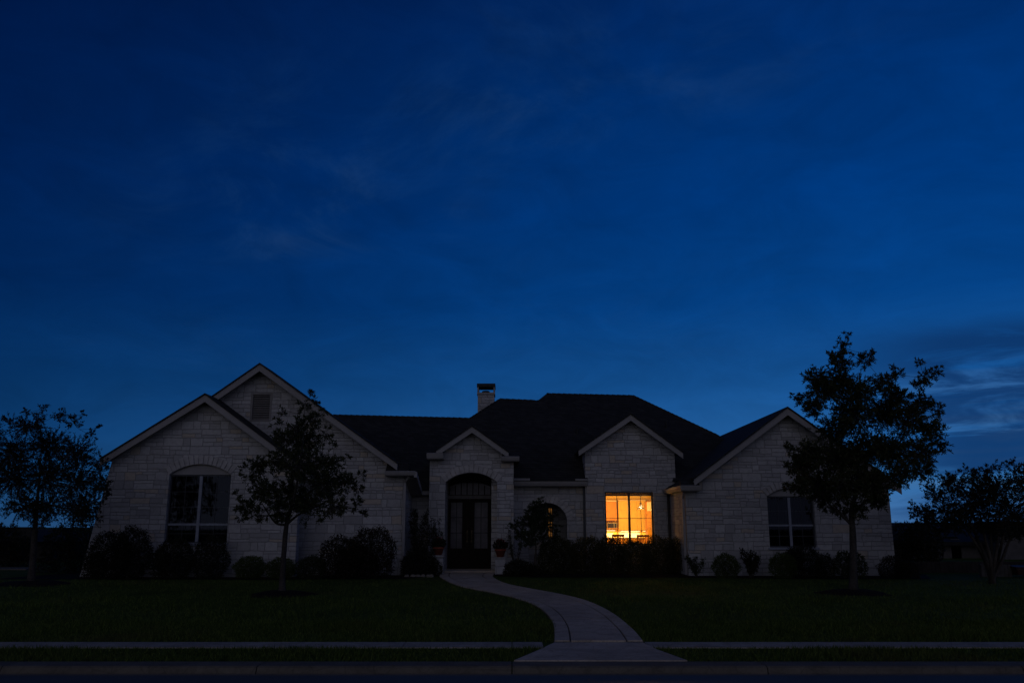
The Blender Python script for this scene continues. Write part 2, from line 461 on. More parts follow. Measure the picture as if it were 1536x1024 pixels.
# ------------------------------------------------------------------ foliage
def leaf_quads(cen, L, W, dirs=None, jitter=.35, droop=0.):
    n = len(cen); cen = np.asarray(cen)
    if dirs is None:
        d = rng.normal(size=(n, 3))
    else:
        d = np.asarray(dirs)+rng.normal(size=(n, 3))*jitter
    d[:, 2] -= droop
    d /= np.linalg.norm(d, axis=1, keepdims=True)+1e-9
    s = np.cross(d, rng.normal(size=(n, 3))); s /= np.linalg.norm(s, axis=1, keepdims=True)+1e-9
    up = np.cross(s, d)
    l = (L*rng.uniform(.65, 1.3, n))[:, None]; w = (W*rng.uniform(.7, 1.25, n))[:, None]
    b = cen; t = cen+d*l-up*l*.12; m = cen+d*l*.5+up*l*.06
    V = np.stack([b, m+s*w*.5, t, m-s*w*.5], 1).reshape(-1, 3)
    return V
def leaf_obj(name, V, mat, parent):
    n = len(V)//4
    return raw(name, V, np.arange(4*n).reshape(n, 4), mat, parent)
def blob_points(c, r, n, squash=(1, 1, 1), shell=.0):
    d = rng.normal(size=(n, 3)); d /= np.linalg.norm(d, axis=1, keepdims=True)
    rad = r*np.maximum(rng.uniform(0, 1, n)**(1/3.), shell*rng.uniform(.8, 1, n))
    return np.asarray(c)+d*rad[:, None]*np.asarray(squash)

def tree(name, label, cat, Y, trunk_px, trunk_r, blobs, leafL, leafW, dens, mat='oak_leaf', bark='bark', depth=1.6, perros=9, group=None, stems=None, twig=.006, limbs=None):
    base = G(*trunk_px[0]); base = Vector((P(trunk_px[0][0], trunk_px[0][1], Y).x, Y, gz(Y)-.03))
    t = thing(name, label, cat, base, group)
    tp = [base]+[P(px, py, Y+random.uniform(-.04, .04)) for px, py in trunk_px[1:]]
    wood = MB()
    tp2 = smooth_line(tp, 14)
    n = len(tp2)
    wood.tube(tp2, [trunk_r*(1.6 if i == 0 else 1.2 if i == 1 else 1.-.3*i/n if i < 6 else max(.12, .87-.8*(i-5)/(n-6))) for i in range(n)], 10)
    nodes = [(p, trunk_r*max(.2, .9-.8*max(0, i-5)/(n-6))) for i, p in enumerate(tp2)][n*6//10:]
    for lp in (limbs or ()):
        q = smooth_line([min(tp2, key=lambda p: (p-P(lp[0][0], lp[0][1], Y)).length)]+[P(px, py, Y-.12*k) for k, (px, py) in enumerate(lp[1:])], 8)
        wood.tube(q, [trunk_r*(.48-.34*i/8) for i in range(9)], 7)
        nodes += [(p, trunk_r*.2) for p in q[5:]]
    if stems:
        for st in stems:
            q = smooth_line([base+Vector((random.uniform(-.1, .1), random.uniform(-.1, .1), 0))]+[P(px, py, Y+random.uniform(-.5, .5)) for px, py in st], 10)
            wood.tube(q, [trunk_r*(1.1-.5*i/10) for i in range(11)], 7)
            nodes += [(p, trunk_r*.55) for p in q[6:]]
    top = tp2[-1]
    pxm = Y/F
    cx = np.mean([b[0] for b in blobs]); hw = max(abs(b[0]-cx) for b in blobs)*pxm*depth/1.6
    bl = []
    for px, py, r in blobs:
        q = min(.95, abs(px-cx)*pxm/max(hw, .1))
        for rep in range(2):
            dz = random.uniform(-1, 1)*hw*math.sqrt(1-q*q)*.8
            if rep and r < 15: continue
            jx, jy = (random.uniform(-.3, .3)*r, random.uniform(-.3, .3)*r) if rep else (0, 0)
            bl.append((P(px+jx, py+jy, Y+dz), r*pxm*(.8 if rep else 1.)))
    bl.sort(key=lambda b: (b[0]-top).length)
    LV = []
    for c, r in bl:
        # limb to nearest node that is lower or nearer the trunk
        best = min(nodes, key=lambda q: (q[0]-c).length+(.6*max(0, q[0].z-c.z)))
        p0, r0 = best
        mid = p0.lerp(c, .5)+Vector((random.uniform(-.1, .1), random.uniform(-.1, .1), -.06*(c-p0).length))*.6
        q = smooth_line([p0, mid, c], 5)
        re = max(.006, r0*.42)
        wood.tube(q, [min(r0*.7, trunk_r*.34)*(1-i/5)+re*.8*(i/5) for i in range(6)], 5, False)
        nodes += [(q[3], re), (c, re)]
        nr = max(5, int(dens*(r/.3)**2*30))
        pts = np.concatenate([blob_points(c, r*1.08, nr, (1, 1, .95), .4), blob_points(c, r*1.5, max(1, nr//9), (1, 1, 1), .85)])
        for p in pts:
            pv = Vector(p); s0 = c.lerp(pv, .2)
            out = (pv-c)
            out = (out.normalized() if out.length > 1e-4 else Vector((0, 0, 1)))*.7+Vector((0, 0, .35))
            wood.tube([s0, s0.lerp(pv, .55)+Vector((0, 0, -.01)), pv], [twig, twig*.7, twig*.35], 3, False)
            m = max(3, int(random.gauss(perros+4, 2)))
            tt = rng.uniform(.55, 1.05, m)[:, None]
            base_pts = np.asarray(s0)*(1-tt)+p*tt
            LV.append(leaf_quads(base_pts, leafL, leafW, np.tile(np.asarray(out), (m, 1)), .75))
    wood.build('trunk', bark, t, True)
    leaf_obj('crown', np.concatenate(LV), mat, t)
    return t

def shrub(name, label, cat, blobs, Y, mat, leafL=.05, leafW=.028, dens=1., group=None, stem=True, depthf=.8, gzv=None):
    """blobs: (px, py, rx px, ry px) rounded masses standing at distance Y"""
    pxm = Y/F; z0 = gz(Y) if gzv is None else gzv
    cx = np.mean([P(b[0], b[1], Y).x for b in blobs])
    t = thing(name, label, cat, Vector((cx, Y, z0)), group)
    LV = []; st = MB()
    for px, py, rx, ry in blobs:
        c = P(px, py, Y); a, b = rx*pxm, ry*pxm
        n = min(14000, int(dens*15*(a*a+a*b)/(leafL*leafW)))
        d = rng.normal(size=(n, 3)); d /= np.linalg.norm(d, axis=1, keepdims=True)
        lump = 1+.10*np.sin(d[:, 0]*7+px)*np.sin(d[:, 2]*6+py)+.06*np.sin(d[:, 1]*11+d[:, 0]*9)
        rad = np.where(rng.uniform(size=n) < .7, rng.uniform(.82, 1.06, n), rng.uniform(.3, .9, n))*lump
        pos = np.array(c)+d*np.array([a, a*depthf, b])*rad[:, None]
        keep = pos[:, 2] > z0+.01
        pos, dd = pos[keep], d[keep]
        dd = dd+np.array([0, 0, .35])
        LV.append(leaf_quads(pos, leafL, leafW, dd, .7))
        if stem:
            for k in range(5):
                e = c+Vector((random.uniform(-.6, .6)*a, random.uniform(-.5, .5)*a, random.uniform(0, .6)*b))
                s = Vector((c.x+random.uniform(-.15, .15)*a, c.y, z0-.02))
                st.tube([s, s.lerp(e, .5)+Vector((random.uniform(-.03, .03), 0, .02)), e], [.014, .010, .005], 5, False)
    V = np.concatenate(LV)
    leaf_obj('foliage', V, mat, t)
    if stem: st.build('stem', 'bark', t, True)
    return t
def sprig(name, label, cat, px, Y, top, bottom, halfw, mat, n_stem=7, leafL=.06, leafW=.03, nleaf=60, group=None, z0=None, low=.25):
    """an open plant: thin upright stems carrying scattered leaves"""
    z0 = gz(Y) if z0 is None else z0
    pxm = Y/F; b = P(px, bottom, Y); b = Vector((b.x, Y, z0))
    t = thing(name, label, cat, b, group); st = MB(); LV = []
    H = P(px, top, Y).z-z0; hw = halfw*pxm
    for k in range(n_stem):
        e = b+Vector((random.uniform(-1, 1)*hw, random.uniform(-.7, .7)*hw, H*random.uniform(.62, 1.)))
        q = smooth_line([b+Vector((random.uniform(-.04, .04), random.uniform(-.04, .04), 0)), b.lerp(e, .5)+Vector((random.uniform(-.08, .08), 0, .05)), e], 8)
        st.tube(q, [.012*(1-i/10) for i in range(9)], 5, False)
        tt = rng.uniform(low, 1.02, nleaf)
        pts = np.array([np.array(q[min(7, int(u*8))].lerp(q[min(8, int(u*8)+1)], (u*8) % 1)) for u in np.minimum(tt, .999)])
        pts += rng.normal(size=pts.shape)*hw*.10
        LV.append(leaf_quads(pts, leafL, leafW, rng.normal(size=pts.shape)*.8+np.array([0, 0, .3]), .4))
    st.build('stem', 'bark', t, True); leaf_obj('foliage', np.concatenate(LV), mat, t)
    return t

# ------------------------------------------------------------------ the house
house = thing('house', 'long single storey pale limestone house with many gables, dark shingle roof and one lit window', 'house', (0, 28, .2))
ZB = .12
def arch_ring(parent, xa, xb, zs, rise, th, Y, n=13, name='stone_arch'):
    _, (cx, cz, Rr, t0, t1) = arc(xa, xb, zs, rise)
    mb = MB(); g = .010/Rr
    for i in range(n):
        a0 = t0+(t1-t0)*i/n+g; a1 = t0+(t1-t0)*(i+1)/n-g
        w = th*random.uniform(.93, 1.05); p = random.uniform(-.006, .006)
        pts = [(Rr+.004, a0), (Rr+w, a0), (Rr+w, a1), (Rr+.004, a1)]
        mb.prism([(cx+q*math.cos(a), Y-.025+p, cz+q*math.sin(a)) for q, a in pts], (0, .10, 0))
    return mb.build(name, 'dressed_stone', parent, bevel=.006)

def gable(peak, l, r, Yw, over, xl, xr, holes, Yback, shl=None, shr=None, extl=None, extr=None, lowl=None, board=.21, wallback=.3):
    Yf = Yw-over
    pk, L, Rr = Xz(*peak, Yf), Xz(*l, Yf), Xz(*r, Yf)
    def line(x):
        a, b = (L, pk) if x <= pk[0] else (pk, Rr)
        return a[1]+(b[1]-a[1])*(x-a[0])/(b[0]-a[0])
    out = []
    if lowl is not None: out += lowl                      # battered left edge
    else: out += [(xl, ZB)]
    out += [(xr, ZB)]
    if shr is not None: out += [(xr, shr), (Rr[0]-.06, shr), (Rr[0]-.06, line(Rr[0]-.06)-.085)]
    else: out += [(xr, line(xr)-.085)]
    out += [(pk[0], pk[1]-.085)]
    if shl is not None: out += [(L[0]+.06, line(L[0]+.06)-.085), (L[0]+.06, shl), (xl, shl)]
    else: out += [(xl, line(xl)-.085)]
    MB().xz(out, holes, Yw, Yw+wallback).build('gable_wall', 'limestone', house)
    t = .045
    mb = MB().prism([(L[0], Yf-.04, L[1]), (pk[0], Yf-.04, pk[1]), (Rr[0], Yf-.04, Rr[1]),
                     (Rr[0], Yf-.04, Rr[1]-t), (pk[0], Yf-.04, pk[1]-t), (L[0], Yf-.04, L[1]-t)], (0, Yback-Yf, 0))
    for ext, foot in ((extl, L), (extr, Rr)):
        if ext:
            mb.prism([(foot[0], Yw-.02, foot[1]-.003), (ext[0], Yw-.02, ext[1]), (ext[0], Yw-.02, ext[1]-t), (foot[0], Yw-.02, foot[1]-t-.003)], (0, Yback-Yw, 0))
    rf = mb.build('gable_roof', 'shingles', house)
    for foot in (L, Rr):
        MB().prism([(foot[0], Yf, foot[1]-t-.002), (pk[0], Yf, pk[1]-t-.002), (pk[0], Yf, pk[1]-t-board), (foot[0], Yf, foot[1]-t-board*.92)], (0, .035, 0)).build('bargeboard', 'trim', rf)
        MB().prism([(foot[0], Yf+.037, foot[1]-t-.06), (pk[0], Yf+.037, pk[1]-t-.06), (pk[0], Yf+.037, pk[1]-t-.085), (foot[0], Yf+.037, foot[1]-t-.085)], (0, over-.04, 0)).build('soffit', 'trim_shadowed_wood', rf)
    return rf, pk, L, Rr

def cornice(x0, x1, z0, z1, Yf, Yw, roofh=.2, rx0=None, rx1=None):
    """boxed eave return: gutter board, soffit under, small shingled slope above"""
    d = MB().prism([(x0, Yf, z1), (x0, Yf-.02, z1-.02), (x0, Yf+.02, z0+.03), (x0, Yf+.05, z0), (x0, Yw-.01, z0), (x0, Yw-.01, z1-.004)], (x1-x0, 0, 0))
    o = d.build('eave_return', 'trim', house)
    rx0 = x0+.02 if rx0 is None else rx0; rx1 = x1-.02 if rx1 is None else rx1
    MB().add([(rx0, Yf+.02, z1+.004), (rx1, Yf+.02, z1+.004), (rx1, Yw-.005, z1+roofh), (rx0, Yw-.005, z1+roofh), (rx0, Yw-.005, z1+.004), (rx1, Yw-.005, z1+.004)],
             [(0, 1, 2, 3), (0, 3, 4), (1, 5, 2), (3, 2, 5, 4), (0, 4, 5, 1)]).build('return_roof', 'shingles', o)

def window(x0, x1, z0, z1, Y, frame='window_frame', mull=None, bar=None, cols=2, rows=(3, 2), fw=.035, mw=.06, glass='glass', back=True, sill=True, muntin=.014, barw=.045, rec=.12):
    y = Y+rec
    mb = MB()
    mb.box(x0, x0+fw, y, y+.07, z0, z1).box(x1-fw, x1, y, y+.07, z0, z1)
    mb.box(x0+fw, x1-fw, y, y+.07, z1-fw, z1).box(x0+fw, x1-fw, y, y+.07, z0, z0+fw)
    w = mb.build('window', 'muntin' if frame == 'window_frame' else frame, house)
    xs = [x0+fw, x1-fw] if mull is None else [x0+fw, mull-mw/2, mull+mw/2, x1-fw]
    if mull is not None: MB().box(mull-mw/2, mull+mw/2, y-.008, y+.078, z0+fw, z1-fw).build('mullion', frame, w)
    zs = [z0+fw, z1-fw]
    for i in range(0, len(xs), 2):
        a, b = xs[i], xs[i+1]
        if bar is not None:
            MB().box(a, b, y+.002, y+.068, bar-barw/2, bar+barw/2).build('meeting_rail', frame, w)
            spans = [(z0+fw, bar-barw/2, rows[1]), (bar+barw/2, z1-fw, rows[0])]
        else: spans = [(z0+fw, z1-fw, rows[0])]
        for (c, d, n) in spans:
            MB().add([(a, y+.035, c), (b, y+.035, c), (b, y+.035, d), (a, y+.035, d)], [(0, 1, 2, 3)]).build('pane', glass, w)
            g = MB()
            for k in range(1, cols): xx = a+(b-a)*k/cols; g.box(xx-muntin/2, xx+muntin/2, y+.022, y+.030, c, d)
            for k in range(1, n): zz = c+(d-c)*k/n; g.box(a, b, y+.0205, y+.0285, zz-muntin/2, zz+muntin/2)
            if g.v: g.build('muntin', 'muntin', w)
    if sill: MB().box(x0-.05, x1+.05, Y-.05, y, z0-.07, z0-.003).build('sill', 'window_frame' if frame != 'dark_silhouette_frame' else 'trim', w, bevel=.008)
    if back:
        g = MB(); n = 40; vs = []
        for k in range(n+1):
            xx = x0+(x1-x0)*k/n; yy = y+.30+.03*math.sin(k*2.3)+.012*math.sin(k*5.1)
            vs += [(xx, yy, z0-.05), (xx, yy, z1+.05)]
        g.add(vs, [(2*k, 2*k+2, 2*k+3, 2*k+1) for k in range(n)])
        g.build('unlit_room_sheet', 'unlit_room_sheet', w)  # near-black folded sheet standing in for the unlit room
        MB().box(x0-.3, x1+.3, y+.5, y+.55, z0-.3, z1+.3).build('room_darkness', 'dim_room', w)
    return w

# ---- left wing, front gable
YA, YB = 25.0, 25.9
wx0, wx1 = P(250, 760, YA).x, P(343.5, 760, YA).x
wz0, wz1 = P(297, 814, YA).z, P(297, 711.5, YA).z
aw, _ = arc(wx0, wx1, wz1, P(298, 696, YA).z-wz1)
hole = [(wx0, wz0), (wx1, wz0)]+aw
xl_top = P(168, 700, YA)
low = [(P(122, 868, YA).x, ZB), ]
xl = xl_top.x
gable((308, 589.5), (150, 687), (466, 707), YA, .38, xl, P(445, 800, YA).x, [hole], YB+2.2,
      lowl=[(P(118, 868, YA).x, ZB)])
arch_ring(house, wx0, wx1, wz1, P(298, 696, YA).z-wz1, .27, YA, 15)
MB().xz([(wx0+.004, wz1+.004), (wx1-.004, wz1+.004)]+[(cx_, cz_-.004) for cx_, cz_ in aw[1:-1]], [], YA+.09, YA+.16).build('arch_panel', 'trim', house)
window(wx0, wx1, wz0, wz1, YA, mull=P(296.5, 760, YA).x, bar=P(297, 786, YA).z, rows=(3, 2), mw=.085, barw=.06)
# boxed eave on the far left with its downspout
0 and cornice(P(140, 695, YA-.38).x, P(172, 695, YA-.38).x, P(150, 702, YA-.38).z, P(150, 691, YA-.38).z, YA-.36, YA, .05)
# ---- left wing, big gable behind
zr = P(600, 706, YB-.42).z
vx0, vx1, vz0, vz1 = P(376, 610, YB).x, P(407.5, 610, YB).x, P(390, 632, YB).z, P(390, 589, YB).z
rf, pk, L, Rr = gable((390, 544), (175, 692), (596, 693), YB, .40, P(300, 700, YB).x, P(605.5, 790, YB).x, [[(vx0, vz0), (vx1, vz0), (vx1, vz1), (vx0, vz1)]], YB+1.0,
      shr=zr-.02, extr=(P(622, 706, YB-.42).x, P(622, 706, YB-.42).z))
# louvred vent
mb = MB(); q = .06
mb.box(vx0, vx0+q, YB-.015, YB+.1, vz0, vz1).box(vx1-q, vx1, YB-.015, YB+.1, vz0, vz1).box(vx0+q, vx1-q, YB-.015, YB+.1, vz1-q, vz1).box(vx0+q, vx1-q, YB-.015, YB+.1, vz0, vz0+q)
vent = mb.build('vent', 'louver', house)
nsl = 11
for k in range(nsl):
    z = vz0+q+(vz1-vz0-2*q)*(k+.15)/nsl; hh = (vz1-vz0-2*q)/nsl
    MB().prism([(vx0+q, YB+.005, z), (vx0+q, YB+.018, z+.008), (vx0+q, YB+.085, z+hh*.95), (vx0+q, YB+.072, z+hh*.95-.012)], (vx1-vx0-2*q, 0, 0)).build('slat', 'louver', vent)
MB().box(vx0, vx1, YB+.11, YB+.13, vz0, vz1).build('backing', 'soot_metal', vent)
cornice(P(577, 709, YB-.42).x, P(622.5, 709, YB-.42).x, P(600, 713, YB-.42).z, zr, YB-.42, YB, .28, None, P(612, 709, YB-.42).x)
# the wing's roof behind the gable runs down to a hip so it stays below the rafters
MB().add([(pk[0]-.35, YB+.5, pk[1]-.45), (Rr[0]-.1, YB+.5, Rr[1]-.15), (Rr[0]-.1, 33.5, Rr[1]-.15), (L[0]+.1, 33.5, L[1]-.15), (L[0]+.1, YB+.5, L[1]-.15), (pk[0]-.2, 31.5, Rr[1]+.5)],
         [(0, 1, 2, 5), (5, 2, 3), (0, 5, 3, 4)]).build('roof', 'shingles', house)
# side wall of the left wing, its eave board and downspout
XS_ = P(605.5, 790, YB).x
YR = 27.9
MB().box(XS_-.3, XS_-.002, YB+.3, YR+.3, ZB, zr-.1).build('wall', 'limestone', house)
p0, p1 = P(621.5, 707, YB-.42), P(629.5, 734, YR-.42)
MB().prism([(p0.x-.01, p0.y+.02, p0.z-.003), (p1.x-.01, p1.y, p1.z-.003), (p1.x-.01, p1.y, p1.z-.17), (p0.x-.01, p0.y+.02, p0.z-.17)], (.09, 0, 0)).build('gutter', 'trim', house)
MB().prism([(p0.x-.02, p0.y+.45, p0.z-.16), (p1.x-.02, p1.y, p1.z-.16), (p1.x-.02, p1.y, p1.z-.20), (p0.x-.02, p0.y+.45, p0.z-.20)], (XS_-p0.x, 0, 0)).build('soffit', 'trim_shadowed_wood', house)
def downspout(x, y, z0, z1, mat='trim', elbow=None):
    mb = MB()
    pts = [(x, y, z0), (x, y, z1)] if elbow is None else [(x, y-.0, z0), (x, y, z1-.18)]+elbow
    for a, b in zip(pts, pts[1:]):
        if abs(a[0]-b[0])+abs(a[1]-b[1]) < 1e-6: mb.box(x-.038, x+.038, y-.03, y+.03, a[2], b[2])
        else: mb.tube([a, b], .037, 8)
    for z in (z0+.6, z0+1.7): mb.box(x-.05, x+.05, y-.036, y+.04, z, z+.03)
    return mb.build('downspout', mat, house)
downspout(P(606.5, 790, YB-.05).x-.02, YB-.045, .2, zr-.16, elbow=[(P(606.5, 790, YB-.05).x-.02, YB-.045, zr-.32), (P(612, 790, YB-.2).x, YB-.25, zr-.16)])
downspout(P(443.5, 800, YA+.5).x+.06, YA+.4, .25, P(443, 782, YA+.4).z+.4, 'muntin')
# ---- recess between left wing and portico
zrec = P(636, 735, YR-.42).z
MB().box(P(596, 800, YR).x, P(650, 800, YR).x, YR, YR+.3, ZB, zrec-.02).build('wall', 'limestone', house)
MB().prism([(P(629, 735, YR-.42).x, YR-.42, zrec), (P(629, 735, YR-.42).x, YR-.40, zrec-.14), (P(629, 735, YR-.42).x, YR-.01, zrec-.15), (P(629, 735, YR-.42).x, YR-.01, zrec-.01)], (P(644, 735, YR-.42).x-P(629, 735, YR-.42).x, 0, 0)).build('gutter', 'trim', house)

# ---- entry portico
YP = 27.2; YD = 28.55; FL = .27
ax0, ax1 = P(667, 790, YP).x, P(745.5, 790, YP).x
azs, azp = P(706, 723, YP).z, P(706, 708.5, YP).z
ar, _ = arc(ax0, ax1, azs, azp-azs)
pl, pr = P(643, 780, YP).x, P(770.5, 780, YP).x
zpl, zpr = P(652, 679, YP-.4).z, P(765, 684, YP-.4).z
gable((708, 637.5), (654, 674), (763, 676.5), YP, .36, pl, pr, [[(ax0, FL+.001), (ax1, FL+.001)]+ar], 32.2, shl=zpl-.03, shr=zpr-.03,
      extl=(P(640, 679, YP-.4).x, zpl), extr=(P(779, 684, YP-.4).x, zpr), wallback=.38, board=.19)
cornice(P(640, 679, YP-.4).x, P(665, 679, YP-.4).x, P(652, 688, YP-.4).z, zpl, YP-.4, YP, .16, None, P(664, 679, YP-.4).x)
cornice(P(752, 684, YP-.4).x, P(779, 684, YP-.4).x, P(765, 691, YP-.4).z, zpr, YP-.4, YP, .16)
arch_ring(house, ax0, ax1, azs, azp-azs, .25, YP, 13)
MB().box(pl+.002, ax0-.002, YP+.38, 30.6, ZB, zpl-.1).build('wall', 'limestone', house)
MB().box(ax1-.19, pr-.002, YP+.385, 30.6, ZB, zpr-.1).build('wall', 'limestone', house)
MB().box(ax0, ax1-.19, YP+.385, YD+.3, azp+.12, azp+.2).build('porch_ceiling', 'trim_shadowed_wood', house)
struct_floor = MB().box(ax0-.01, ax1+.01, YP-.10, YD+.4, .10, FL); struct_floor.build('doorstep', 'walk_stone', house, bevel=.01)
# doors
dx0, dx1 = P(671, 790, YD).x, P(737.5, 790, YD).x
zt = P(704, 747.5, YD).z; zt2 = P(704, 742.5, YD).z; zta = P(704, 729, YD).z; ztp = P(704, 722, YD).z
ta, _ = arc(dx0+.05, dx1-.05, zta, ztp-zta, 14)
MB().xz([(ax0-.05, zt2), (ax1-.15, zt2), (ax1-.15, azp+.15), (ax0-.05, azp+.15)], [[(dx0+.05, zt2+.02), (dx1-.05, zt2+.02)]+ta], YD+.03, YD+.2).build('door_surround', 'dark_door', house)
MB().box(dx0-.0, dx1+.0, YD-.02, YD+.1, zt, zt2+.0).build('transom_bar', 'door_bar', house)
mb = MB()
for k in range(1, 7):
    x = dx0+.05+(dx1-dx0-.1)*k/7; mb.box(x-.014, x+.014, YD+.055, YD+.075, zt2+.02, ztp-.01 if abs(k-3.5) < 2 else zta+.03)
tr = mb.build('transom', 'dark_door', house)
MB().add([(dx0+.04, YD+.08, zt2), (dx1-.04, YD+.08, zt2), (dx1-.04, YD+.08, ztp+.02), (dx0+.04, YD+.08, ztp+.02)], [(0, 1, 2, 3)]).build('pane', 'door_glass', tr)
MB().box(dx0, dx1, YD+.5, YD+.55, zt2-.1, ztp+.1).build('window_backing', 'lace', tr)
MB().box(ax0-.05, dx0, YD+.02, YD+.2, FL, zt2-.001).build('door_surround', 'dark_door', house)
MB().box(dx1, ax1-.15, YD+.02, YD+.2, FL, zt2-.001).build('door_surround', 'dark_door', house)
xm = (dx0+dx1)/2
for (a, b, g0, g1) in ((dx0+.004, xm-.004, 676, 693.5), (xm+.004, dx1-.004, 711.5, 731.5)):
    gx0, gx1 = P(g0, 780, YD).x, P(g1, 780, YD).x; gz0, gz1 = P(704, 822, YD).z, P(704, 753, YD).z
    d = MB().xz([(a, FL+.012), (b, FL+.012), (b, zt-.004), (a, zt-.004)], [[(gx0, gz0), (gx1, gz0), (gx1, gz1), (gx0, gz1)]], YD, YD+.05)
    d.box(a+.1, b-.1, YD-.012, YD-.0005, FL+.15, gz0-.15)
    d = d.build('front_door', 'dark_door', house)
    MB().add([(gx0, YD+.03, gz0), (gx1, YD+.03, gz0), (gx1, YD+.03, gz1), (gx0, YD+.03, gz1)], [(0, 1, 2, 3)]).build('pane', 'door_glass', d)
    m_ = MB(); mx = (gx0+gx1)/2; m_.box(mx-.013, mx+.013, YD+.008, YD+.022, gz0, gz1)
    for k in (1, 2): zz = gz0+(gz1-gz0)*k/3; m_.box(gx0, gx1, YD+.0065, YD+.0205, zz-.013, zz+.013)
    m_.build('muntin', 'black_metal', d)
    hx = b-.07 if a < xm-.3 else a+.07
    MB().box(hx-.02, hx+.02, YD-.012, YD-.001, 1.12, 1.5).tube([(hx, YD-.012, 1.17), (hx, YD-.07, 1.2), (hx, YD-.07, 1.40), (hx, YD-.012, 1.43)], .011, 8).build('handle', 'brass', d)
    MB().box(gx0-.05, gx1+.05, YD+.35, YD+.4, gz0-.1, gz1+.1).build('lace_curtain', 'lace', d)
MB().box(dx0, dx1, YD+1.2, YD+1.25, FL, zt).build('hall_darkness', 'dim_room', house)

# ---- middle wall with the round arch
YM = 28.5
mx0, mx1 = P(766, 800, YM).x, P(884, 800, YM).x
zme = P(820, 721, YM-.42).z
nx0, nx1 = P(793, 800, YM).x, P(851, 800, YM).x
nzs, nzp = P(822, 781, YM).z, P(822, 754, YM).z
na, _ = arc(nx0, nx1, nzs, nzp-nzs, 20)
MB().xz([(mx0, ZB), (mx1, ZB), (mx1, zme-.05), (mx0, zme-.05)], [[(nx0, .25), (nx1, .25)]+na], YM, YM+.35).build('wall', 'limestone', house)
arch_ring(house, nx0, nx1, nzs, nzp-nzs, .24, YM, 15)
YN = 30.0
MB().box(mx0-.5, nx0-.35, YM+.36, YN+.1, ZB, 2.75).build('wall', 'limestone', house)
MB().box(nx1+.35, nx1+.55, YM+.36, YN+.1, ZB, 2.75).build('wall', 'limestone', house)
lx0, lx1 = P(822.6, 785, YN).x, P(828.2, 785, YN).x; lz0, lz1 = P(825, 806, YN).z, P(825, 762, YN).z
MB().xz([(nx0-.36, ZB), (nx1+.36, ZB), (nx1+.36, 2.75), (nx0-.36, 2.75)], [[(lx0, lz0), (lx1, lz0), (lx1, lz1), (lx0, lz1)]], YN+.1, YN+.3).build('wall', 'limestone', house)
MB().box(nx0-.36, nx1+.36, YM+.36, YN+.3, 2.76, 2.8).build('porch_ceiling', 'trim_shadowed_wood', house)
MB().box(nx0-.3, nx1+.3, YM, YN+.1, .1, .24).build('porch_floor', 'walk_stone', house)
# narrow leaded side window, its pane itself glows to stand for warm light behind
mb = MB(); e = .012
mb.box(lx0-.03, lx0, YN+.085, YN+.12, lz0-.03, lz1+.03).box(lx1, lx1+.03, YN+.085, YN+.12, lz0-.03, lz1+.03).box(lx0, lx1, YN+.085, YN+.12, lz1, lz1+.03).box(lx0, lx1, YN+.085, YN+.12, lz0-.03, lz0)
sw = mb.build('side_window', 'dark_silhouette_frame', house)
m_ = MB()
xmid = (lx0+lx1)/2+.01; m_.box(xmid-.012, xmid+.012, YN+.10, YN+.11, lz0, lz1)
for k in range(1, 9): zz = lz0+(lz1-lz0)*k/9; m_.box(lx0, lx1, YN+.0985, YN+.1085, zz-.009, zz+.009)
m_.build('muntin', 'dark_silhouette_frame', sw)
MB().add([(lx0, YN+.13, lz0), (lx1, YN+.13, lz0), (lx1, YN+.13, lz1), (lx0, YN+.13, lz1)], [(0, 1, 2, 3)]).build('pane', 'lit_window', sw)
# eave gutter over the middle wall
g0, g1 = P(771, 721, YM-.42).x, P(881, 721, YM-.42).x
def gutter_x(x0, x1, zt_, Yf, Yw, h=.16):
    return MB().prism([(x0, Yf+.03, zt_), (x0, Yf-.03, zt_-.005), (x0, Yf-.02, zt_-h*.45), (x0, Yf+.03, zt_-h), (x0, Yf+.06, zt_-h), (x0, Yw-.004, zt_-h-.01), (x0, Yw-.004, zt_-.03), (x0, Yf+.05, zt_-.03)], (x1-x0, 0, 0)).build('gutter', 'trim', house)
gutter_x(g0, g1, zme, YM-.42, YM)
MB().box(P(771, 720, YM-.44).x, P(795, 720, YM-.44).x, YM-.46, YM-.40, zme-.02, zme+.085).build('gutter_guard', 'trim', house)
MB().box(P(863, 720, YM-.44).x, P(881, 720, YM-.44).x, YM-.46, YM-.40, zme-.03, zme+.065).build('gutter_guard', 'trim', house)
downspout(P(877, 790, YM-.06).x, YM-.05, .3, zme-.15, 'muntin')

# ---- bay with the lit window
YW = 28.2
bx0, bx1 = P(878, 720, YW).x, P(1012.5, 700, YW).x
kx0, kx1 = P(908, 780, YW).x, P(981, 780, YW).x
kz0, kz1 = P(945, 817, YW).z, P(945, 737.5, YW).z
gable((946, 619.5), (868, 673), (1024.5, 677), YW, .36, bx0, bx1, [[(kx0, kz0), (kx1, kz0), (kx1, kz1), (kx0, kz1)]], 33., board=.2)
MB().box(bx0+.002, bx0+.3, YW+.3, 31.5, ZB, P(878, 676, YW).z).build('wall', 'limestone', house)
MB().box(bx1-.3, bx1-.002, YW+.3, 31.5, ZB, P(1012, 680, YW).z).build('wall', 'limestone', house)
kw = window(kx0, kx1, kz0, kz1, YW, 'dark_silhouette_frame', mull=P(945, 780, YW).x, bar=None, cols=2, rows=(2,), fw=.05, mw=.07, glass='clear_glass', back=False, muntin=.016)  # white frame coloured dark, as seen against the lit room
MB().box(kx0+.002, kx1-.002, YW+.10, YW+.2, P(945, 743.3, YW+.1).z, kz1-.056).build('head_casing', 'dark_silhouette_frame', kw)

